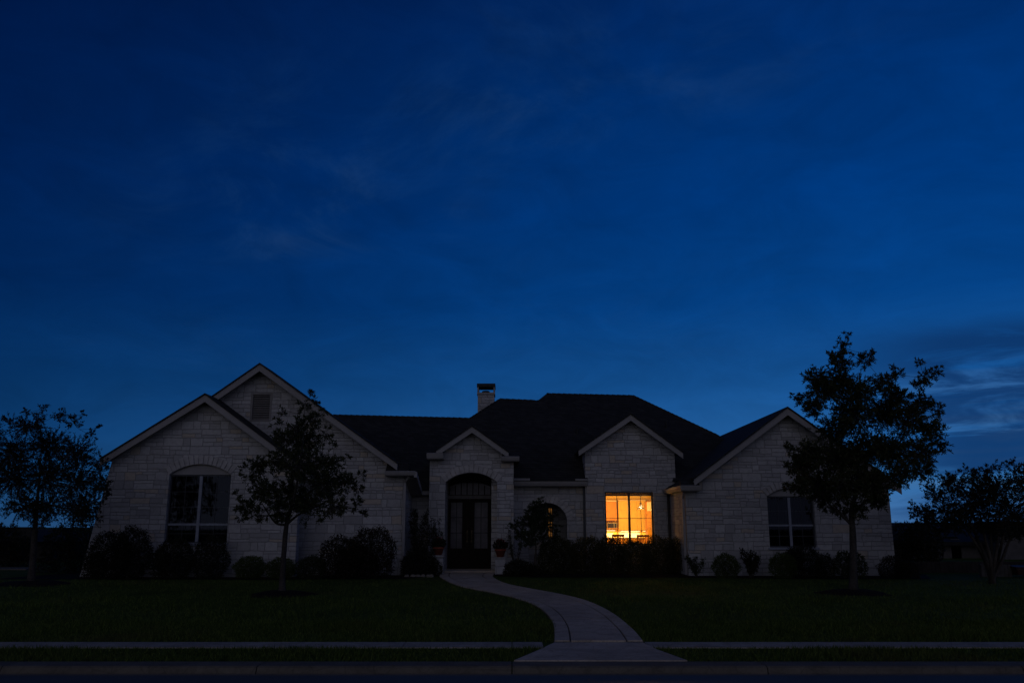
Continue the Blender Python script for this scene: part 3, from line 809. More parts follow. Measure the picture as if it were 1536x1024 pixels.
# ---- right wing
YRW = 25.6
rx0, rx1 = P(1030, 790, YRW).x, P(1338, 790, YRW).x
sx0, sx1 = P(1152.5, 780, YRW).x, P(1223, 780, YRW).x
sz0, sz1 = P(1187, 820.5, YRW).z, P(1187, 744, YRW).z
sa, _ = arc(sx0, sx1, sz1, P(1187, 732, YRW).z-sz1)
zrr = P(1036, 727.5, YRW-.4).z
gable((1181, 609.5), (1041, 716), (1352, 729), YRW, .36, rx0, rx1, [[(sx0, sz0), (sx1, sz0)]+sa], 36., shl=zrr-.03, extl=(P(1022, 727, YRW-.4).x, zrr))
arch_ring(house, sx0, sx1, sz1, P(1187, 732, YRW).z-sz1, .22, YRW, 13)
MB().xz([(sx0+.004, sz1+.004), (sx1-.004, sz1+.004)]+[(a, b-.004) for a, b in sa[1:-1]], [], YRW+.08, YRW+.16).build('arch_panel', 'trim', house)
window(sx0, sx1, sz0, sz1, YRW, mull=P(1187, 780, YRW).x, bar=P(1187, 787.5, YRW).z, rows=(2, 2), mw=.075, barw=.05)
cornice(P(1022, 730, YRW-.4).x, P(1051, 730, YRW-.4).x, P(1036, 736, YRW-.4).z, zrr, YRW-.4, YRW, .2)
MB().box(rx0+.002, rx0+.3, YRW+.3, 31.5, ZB, zrr-.05).build('wall', 'limestone', house)
MB().box(rx1-.3, rx1-.002, YRW+.3, 40.7, ZB, P(1337, 735, YRW).z).build('wall', 'limestone', house)
gx = P(1022, 727, YRW-.4).x
MB().prism([(gx+.03, YRW-.40, zrr), (gx-.035, YRW-.40, zrr-.005), (gx-.03, YRW-.40, zrr-.07), (gx+.02, YRW-.40, zrr-.14), (gx+.05, YRW-.40, zrr-.14)], (0, 3.15, 0)).build('gutter', 'trim', house)
MB().box(gx+.04, rx0-.003, YRW+.01, 28.19, zrr-.15, zrr-.12).build('soffit', 'trim', house)
downspout(rx0-.06, YRW+.06, .25, zrr-.18, elbow=[(rx0-.06, YRW+.06, zrr-.36), (gx+.12, YRW-.15, zrr-.18)])
downspout(rx0-.05, 28.13, .25, zrr-.16, 'dark_silhouette_frame')

# ---- main roof
Y0, z0_ = YM-.45, zme+.02
SL = .6
sil = [(470, 735.5), (470, 621.3), (705, 627), (750, 598), (803, 600.3), (808, 599.5), (820, 590), (950, 593), (1078, 653), (1150, 690), (1150, 721), (1010, 721), (1010, 692), (881, 692), (881, 721), (648, 721), (648, 735.5)]
Fp = [PS(px, py, Y0, z0_, SL) for px, py in sil]
Yr = PS(885, 591, Y0, z0_, SL).y+.4
Bp = [Vector((p.x, 2*Yr-p.y, p.z)) for p in Fp]
n = len(Fp)
roof = obj('roof', Fp+Bp, [tuple(range(n)), tuple(range(n, 2*n))[::-1]]+[(i, (i+1) % n, n+(i+1) % n, n+i) for i in range(n)], 'shingles', house)
def cap_line(a, b):
    d = MB(); pts = [PS(*a, Y0, z0_, SL), PS(*b, Y0, z0_, SL)]
    L_n = (pts[1]-pts[0]).length; k = int(L_n/.22)
    for i in range(k):
        p = pts[0].lerp(pts[1], i/k); q = pts[0].lerp(pts[1], min(1, (i+1.15)/k))
        d.tube([p+Vector((0, 0, -.03)), q+Vector((0, 0, -.042))], [.062, .055], 6)
    return d.build('ridge_cap', 'shingles', roof)
for a, b in (((500, 622), (705, 627)), ((705, 627), (750, 598)), ((750, 598), (803, 600.3)), ((820, 590), (950, 593)), ((950, 593), (1078, 653))): cap_line(a, b)
for px, py, hgt in ((628, 625.6, .0), (866, 650, .22), (1000, 640, .2)):
    if hgt:
        p = PS(px, py, Y0, z0_, SL)
        MB().lathe([(.0, -.2), (.045, -.2), (.045, hgt), (.0, hgt)], p.x, p.y, p.z, 12).build('vent_pipe', 'soot_metal', roof)
# chimney
YC = 35.2
c0, c1 = P(715.5, 600, YC).x, P(742.5, 600, YC).x
zc = P(728, 588.5, YC).z
ch = MB().box(c0+.03, c1-.03, YC, YC+.75, 4.6, zc-.09).box(c0, c1, YC-.03, YC+.78, zc-.09, zc).build('chimney', 'limestone', roof)
zt_ = P(728, 575, YC).z; zl = P(728, 580.3, YC).z
mb = MB()
for x in (c0+.01, c1-.07):
    for y in (YC-.01, YC+.68): MB().box(x, x+.06, y, y+.06, zc, zl).build('cap_post', 'limestone', roof)
pass
MB().box(c0-.01, c1+.01, YC-.04, YC+.79, zl, zt_).build('chimney_cap', 'soot_metal', roof, bevel=.015)
MB().lathe([(.17, 0), (.17, .09), (.13, .12), (.13, 0)], (c0+c1)/2-.02, YC+.37, zc).build('flue', 'soot_metal', roof)
# rear walls close the house
MB().box(P(168, 700, YA).x, P(1337, 790, YRW).x, 40.7, 41, ZB, 2.9).build('wall', 'limestone', house)
MB().box(P(168, 700, YA).x+.01, P(168, 700, YA).x+.3, YA+.3, 40.7, ZB, 3.0).build('wall', 'limestone', house)

# ------------------------------------------------------------------ the kitchen behind the lit window
KY0, KY1 = YW+.31, 33.3
qx0, qx1 = 2.35, 6.35; KF, KC = .27, 2.80
def part(mb, name, mat, parent, **k): return mb.build(name, mat, parent, **k)
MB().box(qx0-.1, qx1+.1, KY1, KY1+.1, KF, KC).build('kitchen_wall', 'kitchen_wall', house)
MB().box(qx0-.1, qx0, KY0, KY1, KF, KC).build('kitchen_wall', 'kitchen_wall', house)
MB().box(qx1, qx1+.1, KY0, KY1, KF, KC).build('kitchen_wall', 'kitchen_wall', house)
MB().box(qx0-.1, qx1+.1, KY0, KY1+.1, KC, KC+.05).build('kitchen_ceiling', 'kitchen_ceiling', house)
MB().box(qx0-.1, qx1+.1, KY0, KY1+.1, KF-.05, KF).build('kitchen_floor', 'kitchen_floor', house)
inn = MB()   # plastered inner face round the window
inn.box(qx0, kx0, KY0-.005, KY0+.02, KF, KC).box(kx1, qx1, KY0-.005, KY0+.02, KF, KC).box(kx0, kx1, KY0-.005, KY0+.02, KF, kz0)
inn.build('kitchen_wall', 'kitchen_wall', house)
KB = KY1-.36                                  # front plane of the wall cupboards
def px_x(px, Y): return P(px, 780, Y).x
def px_z(py, Y): return P(945, py, Y).z
def cupboard(label, x0, x1, y0, y1, z0, z1, mat, doors, trim=None):
    t = thing('wall_cupboard' if z0 > 1 else 'base_cupboard', label, 'cupboard', ((x0+x1)/2, (y0+y1)/2, z0))
    MB().box(x0, x1, y0+.02, y1-.004, z0, z1).build('carcass', mat, t)
    for k in range(doors):
        a = x0+(x1-x0)*k/doors+.008; b = x0+(x1-x0)*(k+1)/doors-.008
        d = MB().box(a, b, y0, y0+.018, z0+.008, z1-.008)
        d.box(a+.06, b-.06, y0-.006, y0-.0005, z0+.07, z1-.07).build('door', mat, t, bevel=.004)
    if trim: MB().box(x0-.01, x1+.01, y0-.03, y1-.002, z1+.002, z1+trim).build('cornice', 'cream_trim', t)
    return t
zcab0, zsplash = px_z(780.5, KB), px_z(804, KB)
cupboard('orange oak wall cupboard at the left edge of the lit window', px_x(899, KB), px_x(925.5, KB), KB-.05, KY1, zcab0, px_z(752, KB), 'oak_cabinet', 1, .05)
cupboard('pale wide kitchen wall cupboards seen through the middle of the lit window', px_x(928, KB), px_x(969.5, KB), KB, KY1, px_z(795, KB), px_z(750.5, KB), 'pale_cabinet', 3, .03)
tall = thing('tall_cabinet', 'tall cabinet with pale door and orange drawers at the right edge of the lit window', 'cabinet', (px_x(976, 32.), 32.2, KF))
ta0, ta1 = px_x(971, 32.), px_x(978.2, 32.)
MB().box(ta0, ta1, 32.02, 32.5, KF, px_z(751.5, 32.)).build('carcass', 'oak_cabinet', tall)
MB().box(ta0+.01, ta1-.01, 32., 32.018, px_z(766, 32.), px_z(752.5, 32.)).build('door', 'tile', tall)
for a, b in ((767, 774.5), (775.5, 782.5), (783.5, 792)): MB().box(ta0+.01, ta1-.01, 32., 32.018, px_z(b, 32.), px_z(a, 32.)).build('drawer', 'oak_cabinet', tall, bevel=.004)
ct = cupboard('low kitchen counter along the back wall behind the chairs', qx0+.05, px_x(970, KB), KB-.25, KY1, KF+.01, px_z(806, KB-.25)-.04, 'oak_cabinet', 6)
MB().box(qx0+.04, px_x(970, KB), KB-.28, KY1-.003, px_z(806, KB-.25)-.037, px_z(806, KB-.25)).build('worktop', 'counter', ct)
MB().box(px_x(929.5, KB), px_x(961, KB), KY1-.025, KY1-.003, px_z(806, KB-.25)+.002, px_z(795, KB)-.01).build('splashback_glow', 'tile', ct)  # pale tile cut to the glow's extent, painting the lamp's pool of light
MB().box(qx0+.04, px_x(921, KB), KY1-.025, KY1-.003, px_z(806, KB-.25)+.002, px_z(799, KB)).build('splashback_glow', 'tile', ct)  # likewise pale only where the left glow falls
mo = thing('microwave', 'dark microwave under the oak cupboard in the lit kitchen', 'microwave', (px_x(918, KB), KB+.1, px_z(791.5, KB)))
m0, m1, mz0, mz1 = px_x(911, KB), px_x(925, KB), px_z(791.5, KB), px_z(784, KB)
MB().box(m0, m1, KB-.02, KY1-.03, mz0, mz1).build('case', 'steel', mo)
MB().box(m0+.012, m0+(m1-m0)*.68, KB-.034, KB-.021, mz0+.015, mz1-.015).build('door', 'black_glass', mo)
MB().box(m0+(m1-m0)*.74, m1-.012, KB-.032, KB-.021, mz0+.015, mz1-.015).build('control_panel', 'black_glass', mo)
MB().box(m0-.02, m1+.02, KB-.0, KY1-.03, mz0-.03, mz0-.003).build('shelf', 'oak_cabinet', mo)
# lamps under the wall cupboards
for x0, x1, zz, lab in ((px_x(931, KB), px_x(960, KB), px_z(795, KB)-.012, 'bright strip lamp under the pale kitchen wall cupboards'),
                   (px_x(905, KB), px_x(923, KB), px_z(793.5, KB)-.03, 'bright strip lamp under the microwave shelf'),
                   (px_x(964, KB), px_x(969, KB), px_z(795, KB)-.012, 'short strip lamp at the right end of the pale wall cupboards')):
    t = thing('strip_lamp', lab, 'lamp', ((x0+x1)/2, KB+.1, zz))
    MB().box(x0, x1, KB+.04, KB+.14, zz-.012, zz+.008).build('housing', 'steel', t)
    MB().box(x0+.01, x1-.01, KB+.05, KB+.13, zz-.02, zz-.0125).build('diffuser', 'strip_lamp', t)
    la = bpy.data.lights.new('strip_light', 'AREA'); la.shape = 'RECTANGLE'; la.size = x1-x0; la.size_y = .08
    la.energy = 16*(x1-x0); la.color = (1., .60, .22)
    lo = bpy.data.objects.new('strip_light', la); col.objects.link(lo); lo.location = ((x0+x1)/2, KB+.09, zz-.025)
# pendant lamp
YL = 30.4
pp = P(961, 752, YL)
pn = thing('pendant_lamp', 'small glass bell pendant lamp hanging in the right half of the lit window', 'lamp', (pp.x, YL, P(961, 763, YL).z))
zb_, zt2_ = P(961, 763, YL).z, P(961, 753.5, YL).z
MB().tube([(pp.x, YL, zt2_), (pp.x, YL, KC-.02)], .008, 6).lathe([(.06, KC-.03-zt2_), (.06, KC-.002-zt2_), (0, KC-.002-zt2_)], pp.x, YL, zt2_, 12).build('cord', 'black_metal', pn)
hb = zt2_-zb_
MB().lathe([(.0, hb+.01), (.03, hb), (.035, hb*.8), (.0, hb*.78)], pp.x, YL, zb_, 14).build('cap', 'black_metal', pn)
MB().lathe([(.04, hb*.8), (.065, hb*.5), (.115, .03), (.12, 0)], pp.x, YL, zb_, 18).build('shade', 'clear_glass', pn, True)
MB().lathe([(.112, .028), (.126, .028), (.13, -.006), (.112, -.006), (.112, .028)], pp.x, YL, zb_, 18).build('rim', 'black_metal', pn)
MB().tube([(pp.x+.09, YL-.05, zb_+.02), (pp.x+.035, YL-.02, zt2_-.03)], .007, 5).tube([(pp.x-.09, YL-.05, zb_+.02), (pp.x-.035, YL-.02, zt2_-.03)], .007, 5).build('bracket', 'black_metal', pn)
MB().lathe([(0, .0), (.026, .02), (.034, .055), (.022, .09), (.014, .11), (0, .11)], pp.x, YL, zb_+.03, 12).build('bulb', 'bulb', pn, True)
la = bpy.data.lights.new('pendant_light', 'POINT'); la.energy = 60; la.color = (1., .58, .13); la.shadow_soft_size = .06
lo = bpy.data.objects.new('pendant_light', la); col.objects.link(lo); lo.location = (pp.x-.0, YL, zb_-.06)
la = bpy.data.lights.new('kitchen_fill', 'AREA'); la.shape = 'RECTANGLE'; la.size = 2.6; la.size_y = .5; la.energy = 150; la.color = (1., .58, .13)  # unseen area light added to brighten the kitchen, no fitting modelled
lo = bpy.data.objects.new('kitchen_fill', la); col.objects.link(lo); lo.location = (4.3, 29.6, KC-.04); lo.rotation_euler = (R(38), 0, 0)
la = bpy.data.lights.new('spill_light', 'POINT'); la.energy = 85; la.color = (1., .54, .15); la.shadow_soft_size = .15  # unseen point light added for the warm spill on the side wall
lo = bpy.data.objects.new('spill_light', la); col.objects.link(lo); lo.location = (2.85, 30.9, 2.25)
# dining table and chairs by the window
YT = 30.2; tx = px_x(944, YT)
t = thing('dining_table', 'dark wooden dining table inside the lit room behind the hedge', 'table', (tx, YT, KF))
MB().lathe([(0, .72), (.58, .72), (.60, .735), (.60, .75), (0, .75)], tx, YT, KF, 32).build('tabletop', 'chair_wood', t)
MB().lathe([(.06, .72), (.05, .4), (.09, .12), (.32, .03), (.32, 0), (0, 0)], tx, YT, KF, 20).build('pedestal', 'dark_wood', t, True)
def chair(x, Y, label, ztop):
    t = thing('dining_chair', label, 'chair', (x, Y, KF), 'dining chairs behind the lit window')
    w = .19
    MB().box(x-w, x+w, Y, Y+.4, KF+.43, KF+.47).build('seat', 'chair_wood', t, bevel=.01)
    for sx in (-1, 1):
        MB().box(x+sx*w-.018, x+sx*w+.018, Y-.02, Y+.018, KF, ztop-.02).build('leg', 'dark_wood', t)
        MB().box(x+sx*w-.018, x+sx*w+.018, Y+.37, Y+.41, KF, KF+.43).build('leg', 'dark_wood', t)
    MB().box(x-w-.02, x+w+.02, Y-.03, Y+.008, ztop-.075, ztop).build('top_rail', 'dark_wood', t, bevel=.008)
    mb = MB()
    for k in range(6): xx = x-w+.05+k*(2*w-.1)/5; mb.box(xx-.014, xx+.014, Y-.012, Y+.006, KF+.47, ztop-.075)
    mb.build('slats', 'chair_wood', t)
YCc = 29.35
chair(px_x(926.5, YCc), YCc, 'left dining chair with dark top rail behind the lit window', px_z(801, YCc))
chair(px_x(963.5, YCc), YCc, 'right dining chair with dark top rail behind the lit window, below the pendant', px_z(801.5, YCc))
# ------------------------------------------------------------------ planting beds, shrubs and trees
def bed_sheet(name, pts, label, dz=.012):
    mb = MB(); vs = [(p.x, p.y, gz(p.y)+dz) for p in (G(*q) for q in pts)]
    mb.add(vs, [tuple(range(len(vs)))]); return struct(mb.build(name, 'mulch'), label)
def bed_world(name, xs, label, dz=.012):
    mb = MB(); mb.add([(x, y, gz(y)+dz) for x, y in xs], [tuple(range(len(xs)))]); return struct(mb.build(name, 'mulch'), label)
bed_world('flower_bed', [(P(-10, 870, 24).x, 24.05), (P(350, 870, 23.6).x, 23.75), (P(600, 870, 24).x, 24.2), (P(655, 866, 25.6).x, 25.4), (P(661, 858, 27).x, 27.1), (P(600, 858, 27).x, 27.8), (P(100, 870, 27.).x, 27.8)], 'dark mulch bed along the left wing of the house')
bed_world('flower_bed', [(P(741, 866, 25).x, 25.6), (P(800, 872, 24.5).x, 24.9), (P(1040, 868, 24.6).x, 24.7), (P(1250, 870, 24).x, 24.1), (P(1400, 872, 24).x, 24.1), (P(1400, 866, 26).x, 26.5), (P(1030, 866, 26).x, 28.1), (P(760, 862, 27).x, 28.4), (P(748, 862, 27).x, 27.1)], 'dark mulch bed along the middle and right wing of the house', .012)
def mulch_ring(px, Y, rx, ry, label):
    c = P(px, 880, Y); mb = MB(); n = 36
    vs = [(c.x, Y, gz(Y)+.10)]
    for k in range(n):
        a = 2*math.pi*k/n; q = 1+.10*math.sin(3*a+px)+.05*math.sin(7*a); vs.append((c.x+rx*.55*q*math.cos(a), Y+ry*.55*q*math.sin(a), gz(Y+ry*.55*math.sin(a))+.075))
    for k in range(n):
        a = 2*math.pi*k/n; q = 1+.10*math.sin(3*a+px)+.06*math.sin(5*a); vs.append((c.x+rx*q*math.cos(a), Y+ry*q*math.sin(a), gz(Y+ry*q*math.sin(a))+.004))
    mb.add(vs, [(0, 1+k, 1+(k+1) % n) for k in range(n)]+[(1+k, 1+n+k, 1+n+(k+1) % n, 1+(k+1) % n) for k in range(n)])
    struct(mb.build('mulch_ring', 'mulch', None, True), label)

YT1, YT2, YT3, YT4 = 19.6, 20.0, 22.4, 22.6
mulch_ring(422, YT1, .72, .75, 'dark mulch mound round the small tree before the left wing')
mulch_ring(1280, YT2, .8, .7, 'dark mulch mound round the tall tree before the right wing')
mulch_ring(48, YT3, 1.0, .8, 'dark mulch mound round the tree at the left edge')

tree('oak_tree', 'tall young oak with ragged dark crown standing before the right wing', 'tree', YT2,
     [(1280, 888), (1280, 840), (1279, 795), (1277, 765), (1284, 740), (1287, 700), (1285, 660)], .085,
     [(1271, 503, 7), (1265, 520, 12), (1262, 542, 17), (1297, 540, 13), (1303, 530, 8), (1225, 567, 16), (1235, 590, 22), (1203, 600, 12), (1192, 594, 6), (1220, 612, 18), (1258, 575, 24), (1290, 585, 28), (1325, 578, 18), (1346, 560, 12), (1348, 598, 22),
      (1381, 543, 6), (1405, 555, 9), (1392, 566, 13), (1380, 576, 12), (1385, 603, 16), (1405, 614, 12), (1398, 645, 20), (1362, 628, 26), (1322, 622, 30), (1278, 625, 30), (1248, 645, 24), (1408, 668, 14), (1378, 678, 25), (1340, 675, 30), (1298, 675, 34), (1258, 690, 34), (1212, 680, 24), (1198, 700, 20), (1186, 672, 9), (1200, 728, 16), (1230, 728, 28), (1270, 732, 28), (1310, 725, 28), (1350, 712, 22), (1262, 765, 14), (1292, 768, 14), (1318, 752, 16), (1385, 705, 16), (1182, 732, 8), (1240, 755, 14)],
     .080, .026, 1.85, twig=.005, limbs=[[(1277, 788), (1262, 772), (1244, 756), (1230, 738)], [(1280, 770), (1302, 748), (1330, 728), (1352, 712)]])
tree('oak_tree', 'small young oak with narrow olive crown standing before the left wing', 'tree', YT1,
     [(423, 890), (424, 855), (427, 815), (430, 785), (440, 750), (450, 700), (456, 650)], .062,
     [(468, 590, 4), (456, 606, 10), (474, 605, 8), (483, 618, 7), (424, 614, 7), (470, 632, 15), (445, 640, 18), (416, 632, 8), (430, 662, 22), (462, 662, 24), (488, 648, 12), (500, 668, 7), (450, 697, 30), (412, 690, 17), (388, 700, 18), (374, 714, 12), (366, 700, 6), (480, 695, 24), (505, 700, 14), (519, 686, 6), (514, 724, 18), (538, 733, 11), (485, 732, 26), (440, 738, 30), (396, 743, 26), (368, 758, 15), (422, 766, 20), (462, 762, 22), (503, 758, 18), (535, 757, 12), (362, 778, 8), (543, 712, 6), (482, 778, 8), (390, 772, 14), (546, 770, 6), (356, 742, 7)],
     .078, .026, 1.25, mat='oak_leaf', twig=.005, limbs=[[(428, 792), (415, 785), (404, 772), (394, 756)], [(430, 782), (450, 770), (478, 758), (500, 745)]])
tree('elm_tree', 'round fine leaved tree with blue sky showing through at the left edge', 'tree', YT3,
     [(46, 876), (49, 840), (52, 800), (54, 770), (58, 730), (62, 680)], .085,
     [(66, 612, 8), (37, 618, 7), (58, 626, 12), (20, 636, 14), (5, 628, 6), (45, 640, 20), (90, 620, 13), (110, 634, 13), (122, 622, 6), (138, 652, 10), (148, 640, 5), (25, 678, 32), (70, 668, 34), (112, 678, 28), (148, 690, 12), (18, 720, 34), (64, 715, 36), (110, 724, 34), (148, 728, 15), (160, 742, 8), (30, 757, 26), (75, 757, 30), (118, 763, 26), (146, 775, 10), (-30, 660, 34), (-35, 710, 40), (-30, 750, 30), (60, 785, 12), (150, 708, 14), (157, 728, 12), (145, 752, 14), (158, 700, 8), (98, 790, 10)],
     .056, .024, 1.5, mat='dark_leaf', perros=9, twig=.005)
tree('crape_myrtle', 'many stemmed dark tree before the neighbouring house at the right edge', 'tree', YT4,
     [(1490, 874), (1489, 845), (1487, 815), (1484, 785), (1480, 750)], .045,
     [(1385, 772, 15), (1370, 760, 9), (1366, 772, 5), (1402, 740, 18), (1388, 728, 8), (1420, 722, 15), (1447, 704, 9), (1440, 728, 22), (1470, 718, 20), (1490, 704, 11), (1510, 696, 8), (1530, 712, 18), (1500, 738, 30), (1460, 755, 28), (1422, 765, 24), (1510, 775, 28), (1552, 742, 36), (1482, 783, 20), (1376, 788, 8), (1440, 786, 14), (1520, 692, 5), (1560, 785, 24), (1540, 700, 10), (1450, 775, 22), (1400, 772, 16), (1530, 788, 26), (1428, 786, 16), (1500, 798, 18), (1475, 740, 24), (1465, 800, 12), (1395, 784, 14), (1412, 794, 12), (1380, 796, 8)],
     .060, .027, 1.35, mat='dark_leaf', bark='pale_bark', twig=.005,
     stems=[[(1478, 842), (1462, 812), (1440, 780)], [(1482, 845), (1470, 815), (1456, 785)], [(1496, 845), (1503, 812), (1512, 778)], [(1500, 848), (1512, 815), (1528, 780)], [(1486, 838), (1478, 808), (1470, 770)], [(1493, 838), (1497, 808), (1500, 770)]])
# ornamental tree by the round arch
tree('ornamental_tree', 'small pale trunked ornamental tree before the round arch', 'tree', 26.3,
     [(803, 862), (803, 845), (804, 822), (803, 805)], .05,
     [(810, 754, 9), (803, 760, 9), (828, 775, 9), (832, 792, 9), (797, 768, 11), (815, 772, 11), (790, 782, 13), (805, 785, 16), (820, 790, 10), (772, 788, 9), (780, 800, 10), (797, 806, 14), (815, 808, 12), (786, 812, 8)],
     .062, .028, 2.1, mat='soft_leaf', bark='pale_bark', depth=1.3, twig=.004)
sprig('flowering_shrub', 'pale flowering open shrub between the right pot and the ornamental tree', 'shrub', 772, 26.7, 776, 862, 13, 'pale_leaf', 7, .06, .034, 60, None, None, .45)

G1 = 'clipped bright green shrubs under the left wing'
shrub('shrub', 'dark double headed bush at the left corner of the left wing', 'shrub', [(165, 836, 30, 36), (198, 832, 27, 38), (142, 850, 16, 20)], 24.3, 'dark_leaf', .055, .03)
shrub('shrub', 'dark bush under the left half of the arched left window', 'shrub', [(262, 840, 27, 30), (240, 846, 12, 22)], 24.3, 'dark_leaf', .055, .03)
shrub('shrub', 'dark bush under the right half of the arched left window', 'shrub', [(316, 838, 25, 32)], 24.35, 'dark_leaf', .055, .03)
shrub('shrub', 'bright green ball shrub left of the young oak trunk', 'shrub', [(375, 852, 22, 16)], 24.4, 'bright_leaf', .04, .022, group=G1)
shrub('shrub', 'bright green ball shrub just behind the young oak trunk', 'shrub', [(422, 853, 20, 15)], 24.4, 'bright_leaf', .04, .022, group=G1)
shrub('shrub', 'dull green ball shrub between young oak trunk and big dark bush', 'shrub', [(467, 852, 20, 17)], 24.4, 'soft_leaf', .04, .022, group=G1)
shrub('shrub', 'big dark reddish double bush at the right end of the left wing', 'shrub', [(558, 832, 33, 38), (512, 837, 31, 30), (535, 845, 30, 26)], 24.6, 'red_leaf', .055, .032)
shrub('shrub', 'low dark bush beside the left side of the front step', 'shrub', [(628, 850, 25, 24), (650, 855, 12, 16)], 25.6, 'dark_leaf', .05, .028)
sprig('climbing_plant', 'tall thin leafy plant against the wall left of the front door', 'plant', 630, 26.4, 762, 862, 19, 'dark_leaf', 14, .07, .038, 130, None, None, .3)
sprig('climbing_plant', 'wispy plant climbing the left pillar of the entry', 'plant', 651, 26.8, 768, 862, 12, 'soft_leaf', 9, .06, .032, 90, None, None, .35)
shrub('shrub', 'low mounded dark groundcover shrub right of the front step', 'shrub', [(778, 855, 21, 14), (798, 858, 14, 10)], 25.8, 'dark_leaf', .045, .026)
G2 = 'hedge bushes under the lit window'
hb = [(838, 838, 30, 30, 'dark bush at the left end of the hedge below the round arch'), (882, 840, 28, 32, 'dark bush in the hedge left of the lit window'),
      (915, 838, 22, 30, 'bush with warm lit tips below the left pane of the lit window'), (950, 840, 24, 28, 'bush with warm lit tips below the centre of the lit window'), (990, 838, 26, 31, 'bush at the lower right corner of the lit window'), (1018, 840, 18, 30, 'bush at the right end of the hedge before the side wall')]
for px, py, a, b, lab in hb: shrub('hedge_bush', lab, 'bush', [(px, py, a, b)], 26.9+random.uniform(-.1, .1), 'hedge_leaf', .055, .026, 1.15, G2, True, .9)
sprig('sparse_shrub', 'sparse twiggy shrub at the left corner of the right wing', 'shrub', 1044, 24.9, 830, 866, 15, 'soft_leaf', 9, .06, .034, 80)
shrub('shrub', 'bright green ball shrub left of the right window', 'shrub', [(1089, 850, 19, 18)], 24.7, 'bright_leaf', .04, .022)
sprig('sparse_shrub', 'small upright dark shrub between two ball shrubs under the right wing', 'shrub', 1126, 24.8, 824, 866, 14, 'dark_leaf', 12, .065, .038, 130)
shrub('shrub', 'green ball shrub under the left half of the right window', 'shrub', [(1174, 849, 19, 18)], 24.5, 'bright_leaf', .04, .022)
shrub('shrub', 'broad dark bush under the right window', 'shrub', [(1206, 845, 26, 25), (1238, 851, 14, 18), (1190, 838, 16, 12)], 24.8, 'dark_leaf', .05, .028)
shrub('shrub', 'olive bush right behind the tall oak trunk', 'shrub', [(1284, 850, 15, 20), (1266, 846, 14, 18)], 24.7, 'soft_leaf', .05, .028)
shrub('shrub', 'reddish tipped bush at the right corner of the right wing', 'shrub', [(1340, 855, 20, 19), (1360, 858, 17, 16)], 24.5, 'red_leaf', .045, .026)

# potted plants on stone piers either side of the entry
def potted(px, Y, ptop, pbot, label, lab2):
    ztop = P(px, pbot, Y).z; c = P(px, 840, Y)
    pier = thing('stone_pedestal', lab2, 'pedestal', (c.x, Y, gz(Y)))
    MB().box(c.x-.16, c.x+.16, Y-.16, Y+.16, gz(Y)-.05, ztop-.06).build('shaft', 'limestone', pier, bevel=.01)
    MB().box(c.x-.19, c.x+.19, Y-.19, Y+.19, ztop-.06, ztop).build('capstone', 'limestone', pier, bevel=.012)
    t = thing('potted_plant', label, 'potted plant', (c.x, Y, ztop))
    H = P(px, ptop, Y).z-ztop
    MB().lathe([(0, 0), (.10, 0), (.155, H*.78), (.175, H*.78), (.178, H), (.15, H), (.14, H*.9), (0, H*.9)], c.x, Y, ztop, 22).build('pot', 'terracotta', t, True)
    pts = blob_points((c.x, Y, ztop+H+.10), .2, 500, (1.05, 1, .8), .3)
    d = pts-np.array((c.x, Y, ztop+H-.1))
    leaf_obj('foliage', leaf_quads(pts, .075, .04, d*4, .6), 'dark_leaf', t)
    pts = blob_points((c.x, Y, ztop+H+.20), .13, 60, (1, 1, .8), .6)
    leaf_obj('flower', leaf_quads(pts, .05, .04, pts-np.array((c.x, Y, ztop+H)), .8), 'flower_red', t)
potted(750.5, 26.6, 823, 835, 'terracotta pot with red flowers right of the front door', 'low stone pedestal carrying the right flower pot')
potted(657.5, 26.4, 820, 832, 'terracotta pot with red flowers left of the front door', 'low stone pedestal carrying the left flower pot')
# stone edging in front of the low bush by the step
for k in range(6):
    p = P(611+k*7.4+random.uniform(-1.5, 1.5), 866, 25.05); a = random.uniform(.04, .075); mb = MB()
    mb.lathe([(0, -.03), (a, -.03), (a*1.05, .03), (a*.7, .075), (0, .085)], 0, 0, 0, 9)
    mb.v = [(x*1.25+p.x+random.uniform(-.008, .008), y*.8+25.05+random.uniform(-.01, .01), z+.2) for x, y, z in mb.v]
    tag(mb.build('edging_stone', 'edging_stone', None), 'rounded pale edging stone in the row before the low bush by the step', 'stone', 'edging stones by the front step')

